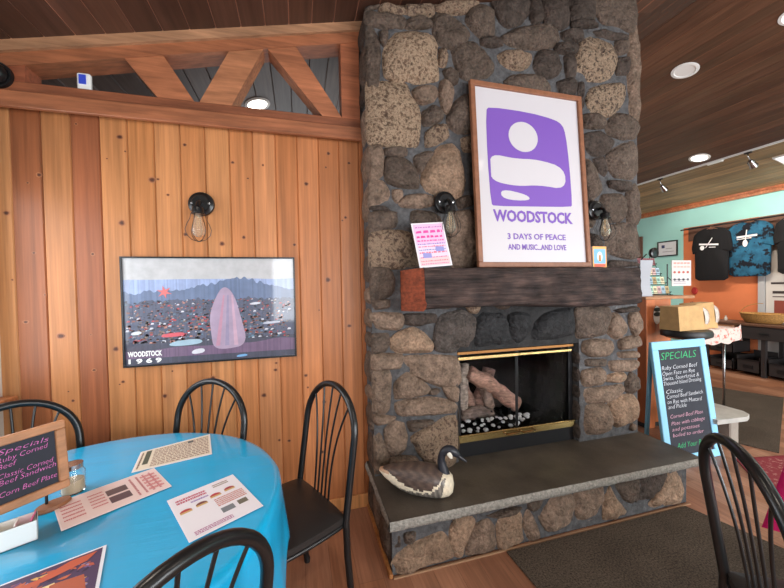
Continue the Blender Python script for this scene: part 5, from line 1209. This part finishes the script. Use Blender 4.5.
# merchandise counter
ct = thing('display_counter', 'long dark wood display counter with open shelves along the right wall', 'counter', (6.8, 3.0, 0))
mb = MB(); mb.box(6.55, 7.05, 1.8, 4.15, .755, .79, b=.004); mb.build('countertop', M_counter, ct)
for y in (4.08, 3.35, 2.6, 1.85): mb = MB(); mb.box(6.58, 6.63, y, y+.05, 0, .755); mb.box(6.98, 7.03, y, y+.05, 0, .755); mb.box(6.60, 7.0, y+.01, y+.04, .05, .10); mb.build('leg_frame', M_darkbin, ct)
for (a, b, m) in ((3.72, 4.12, M_wood), (3.05, 3.66, M_darkbin)):
    mb = MB(); mb.box(6.56, 7.0, a, b, .56, .75, b=.005); d = mb.build('drawer', m, ct)
    mb = MB(); mb.box(6.545, 6.56, (a+b)/2-.05, (a+b)/2+.05, .64, .66); mb.build('handle', M_blackm, d)
def bin_(label, y0, y1, z0, h):
    o = thing('storage_bin', label, 'bin', (6.8, (y0+y1)/2, z0), 0, 'dark bins under the display counter')
    mb = MB(); 
    for a in ((6.60, 7.0, y0, y1, z0, z0+.01), (6.60, 6.61, y0, y1, z0, z0+h*.62), (6.99, 7.0, y0, y1, z0, z0+h), (6.6, 7.0, y0, y0+.01, z0, z0+h*.8), (6.6, 7.0, y1-.01, y1, z0, z0+h*.8)): mb.box(*a)
    mb.build('bin_body', M_darkbin, o)
    mb = MB(); mb.box(6.592, 6.604, y0, y1, z0+h*.60, z0+h*.66); mb.box(6.592, 6.60, (y0+y1)/2-.06, (y0+y1)/2+.06, z0+h*.2, z0+h*.38, col=srgb(90, 84, 80)); mb.build('rim', M_blackm, o)
bin_('dark storage bin under the counter, the lower of the stacked pair', 3.75, 4.06, .04, .22)
bin_('dark storage bin under the counter, the upper of the stacked pair', 3.75, 4.06, .30, .22)
bin_('wide dark storage bin under the counter, below the basket', 3.42, 3.70, .04, .30)
bin_('dark storage bin under the counter, at the right picture edge', 3.0, 3.33, .04, .30)
bk = thing('wicker_basket', 'wide shallow wicker basket on the display counter', 'basket', (6.82, 3.5, .79))
mb = MB(); N_ = 36
def ov(z, a, b): return [(6.82+a*math.cos(t_), 3.5+b*math.sin(t_), z) for t_ in (2*PI*k/N_ for k in range(N_))]
R_ = [ov(.792, .10, .19), ov(.80, .12, .21), ov(.86, .15, .25), ov(.93, .17, .275), ov(.932, .15, .255), ov(.87, .135, .235), ov(.81, .10, .2)]
n = len(mb.v)
for r in R_: mb.v += [Vector(p) for p in r]
for i in range(len(R_)-1):
    for k in range(N_): mb.face((n+i*N_+k, n+i*N_+(k+1) % N_, n+(i+1)*N_+(k+1) % N_, n+(i+1)*N_+k))
mb.face([n+k for k in range(N_)][::-1]); mb.face([n+6*N_+k for k in range(N_)]); mb.build('basket_body', M_wicker, bk, smooth=True, sharp=50)
mb = MB(); mb.tube(ov(.932, .165, .27), .010, 8, closed=True); mb.build('rim', M_wicker, bk, smooth=True)
mb = MB(); mb.tube([(6.82, 3.5+.27*math.cos(a), .93+.16*math.sin(a)) for a in (PI*k/16 for k in range(17))][:9]+[(6.82, 3.5, 1.09)], .005, 8); mb.build('handle', M_wicker, bk, smooth=True)
mb = MB(srgb(120, 96, 84)); mb.box(6.62, 6.86, 3.82, 4.05, .7905, .797); tag(mb.build('flat_board', M_paint), 'flat grey-brown board lying on the display counter left of the basket', 'board')
mb = MB(srgb(200, 190, 180)); mb.lathe([(.001, 0), (.02, 0), (.022, .04), (.01, .055), (.012, .075), (.001, .077)], 16, Matrix.Translation((6.8, 3.96, .797))); tag(mb.build('small_bottle', M_paint, smooth=True, sharp=50), 'small pale bottle standing on the flat board on the counter', 'bottle')

# ------------------------------------------------------------------ ceiling fixtures on the right slope
al = math.atan(SL)
def ceil_M(x, y, right_=True): return Matrix.Translation((x, y, (zr if right_ else zl)(x)-.001)) @ Matrix.Rotation(al if right_ else -al, 4, 'Y') @ Matrix.Rotation(PI, 4, 'X')
def disc(name, label, x, y, r, lit, right_=True, cat='ceiling light', group='recessed ceiling lights'):
    o = thing(name, label, cat, (x, y, (zr if right_ else zl)(x)), 0, group); M = ceil_M(x, y, right_)
    mb = MB(); mb.lathe([(r*.72, .002), (r*.78, .010), (r, .006), (r, 0), (r*.72, 0)], 36, M, cap=False); mb.build('trim_ring', M_plate, o, smooth=True, sharp=40)
    mb = MB(); mb.lathe([(.001, .004), (r*.74, .004), (r*.74, .0), (.001, 0)], 36, M); mb.build('diffuser', M_lamp if lit else M_plate, o, smooth=True, sharp=40)
    return o
disc('ceiling_speaker', 'round white unlit disc on the dark ceiling boards', 3.89, 2.62, .115, False, cat='ceiling speaker', group='')
disc('recessed_light', 'bright round recessed light in the ceiling left of the track heads', 5.60, 3.58, .12, True)
disc('recessed_light', 'glowing round light at the top right corner of the ceiling', 3.96, 1.84, .10, True)
disc('recessed_light', 'round recessed light glimpsed through the truss above the pine wall', -.29, 2.97, .10, True, False)
pn_ = thing('panel_light', 'flat square light panel at the right edge of the sloped ceiling', 'ceiling light', (6.35, 2.9, zr(6.35)))
M = ceil_M(6.33, 2.88); mb = MB(); mb.box(-.17, .17, -.20, .20, 0, .02, M=M); mb.build('housing', M_plate, pn_); mb = MB(); mb.box(-.15, .15, -.18, .18, .02, .022, M=M); mb.build('diffuser', mat('panel_diffuser', (1, 1, 1), emit=((.85, .95, 1), 1.2)), pn_)
tk = thing('light_track', 'long thin track running along the sloped ceiling with small spot heads', 'light track', (5.8, 3.5, zr(5.8)))
mb = MB(); M0 = Matrix.Translation((5.80, 0, zr(5.8)-.012)); mb.box(-.014, .014, .5, 6.1, -.012, .012, M=M0); mb.build('rail', M_plate, tk)
mb = MB(); mb.box(-.02, .02, 3.42, 3.60, -.03, -.012, M=M0); mb.build('power_feed', M_plate, tk)
def spot(label, y):
    o = thing('track_spotlight', label, 'spotlight', (5.8, y, zr(5.8)-.02), 0, 'spot heads on the ceiling track')
    x, z = 5.80, zr(5.8)-.024
    mb = MB(); mb.box(x-.012, x+.012, y-.04, y+.04, z-.02, z, b=.003); mb.build('adapter', M_blackm, o)
    mb = MB(); mb.tube([(x, y, z-.02), (x, y, z-.06), (x+.03, y, z-.09), (x+.03, y-.05, z-.14)], .007, 8); mb.tube([(x+.03, y, z-.09), (x+.06, y+.04, z-.13), (x+.04, y+.01, z-.17)], .006, 8); mb.build('yoke', M_steel, o, smooth=True)
    D = Matrix.Translation((x+.04, y-.02, z-.15)) @ Matrix.Rotation(2.3, 4, 'Y')
    mb = MB(); mb.lathe([(.02, -.05), (.028, -.045), (.034, 0), (.045, .04), (.047, .06), (.04, .06), (.03, .03), (.001, .02)], 20, D); mb.build('head', M_steel, o, smooth=True, sharp=50)
    mb = MB(); mb.lathe([(.001, .045), (.036, .045), (.036, .048), (.001, .048)], 16, D); mb.build('lens', M_lamp, o)
spot('small silver track spotlight nearest the chimney', 4.28); spot('silver track spotlight in the middle, right of the bright recessed light', 3.14); spot('silver track spotlight cut off at the right picture edge', 2.72)

# ------------------------------------------------------------------ light
w = bpy.data.worlds.new('world'); sc.world = w; w.use_nodes = True; w.node_tree.nodes['Background'].inputs[0].default_value = (.75, .85, 1, 1); w.node_tree.nodes['Background'].inputs[1].default_value = 1.0
def area(name, loc, direction, sx, sy, power, col=(1, 1, 1), spread=PI):
    d = bpy.data.lights.new(name, 'AREA'); d.shape = 'RECTANGLE'; d.size = sx; d.size_y = sy; d.energy = power; d.color = col; d.spread = spread
    o = bpy.data.objects.new(name, d); COL.objects.link(o); o.location = loc; o.rotation_euler = Vector(direction).to_track_quat('-Z', 'Y').to_euler(); return o
DAY = (.94, .97, 1)
area('daylight_left', (-1.50, 1.39, 1.47), (1, 0, -.05), 1.34, 1.02, 22, DAY)
area('daylight_front_a', (.25, -2.53, 1.475), (0, 1, 0), 1.45, 1.3, 55, DAY)
area('daylight_front_b', (2.6, -2.53, 1.325), (0, 1, 0), 1.75, 1.6, 150, DAY)
area('daylight_front_c', (5.25, -2.53, 1.325), (0, 1, 0), 1.85, 1.6, 230, DAY)
def pt(name, loc, power, col=(1, .86, .7), r=.08):
    d = bpy.data.lights.new(name, 'POINT'); d.energy = power; d.color = col; d.shadow_soft_size = r; o = bpy.data.objects.new(name, d); COL.objects.link(o); o.location = loc; return o
def down(name, x, y, z, power, col=(1, .88, .74), size=2.4):
    d = bpy.data.lights.new(name, 'SPOT'); d.energy = power; d.color = col; d.spot_size = size; d.spot_blend = .6; d.shadow_soft_size = .1; o = bpy.data.objects.new(name, d); COL.objects.link(o); o.location = (x, y, z); return o
down('lamp_recessed_and_fill', 5.58, 3.58, zr(5.6)-.03, 120); down('lamp_recessed_and_fill', 3.96, 1.84, zr(3.96)-.04, 50)
down('lamp_recessed_and_fill', -.29, 2.97, zl(-.29)-.04, 20)
down('lamp_recessed_and_fill', .4, -.9, zl(.4)-.04, 60); down('lamp_recessed_and_fill', -.5, 0.9, zl(-.5)-.04, 36); down('lamp_recessed_and_fill', 2.6, -.6, zl(2.6)-.04, 60); down('lamp_recessed_and_fill', 5.2, .6, zr(5.2)-.04, 110)  # unseen ceiling spots added as interior fill, without fixtures
for y in (4.28, 3.14, 2.72): 
    o = down('lamp_track', 5.88, y, zr(5.8)-.24, 40, size=2.0); o.rotation_euler = Vector((1.2, -.1, -1)).to_track_quat('-Z', 'Y').to_euler()
area('daylight_rear_room', (.3, 5.9, 1.9), (0, -1, .35), 2.6, 1.6, 28, DAY)

sc.cycles.use_denoising = True
sc.cycles.max_bounces = 8; sc.cycles.diffuse_bounces = 4; sc.cycles.glossy_bounces = 4; sc.cycles.transmission_bounces = 6
sc.cycles.sample_clamp_indirect = 6
vs = sc.view_settings
sc.display_settings.display_device = 'sRGB'
vs.view_transform = 'Standard'; vs.look = 'None'; vs.exposure = 0.0; vs.gamma = 1.0; vs.use_curve_mapping = False
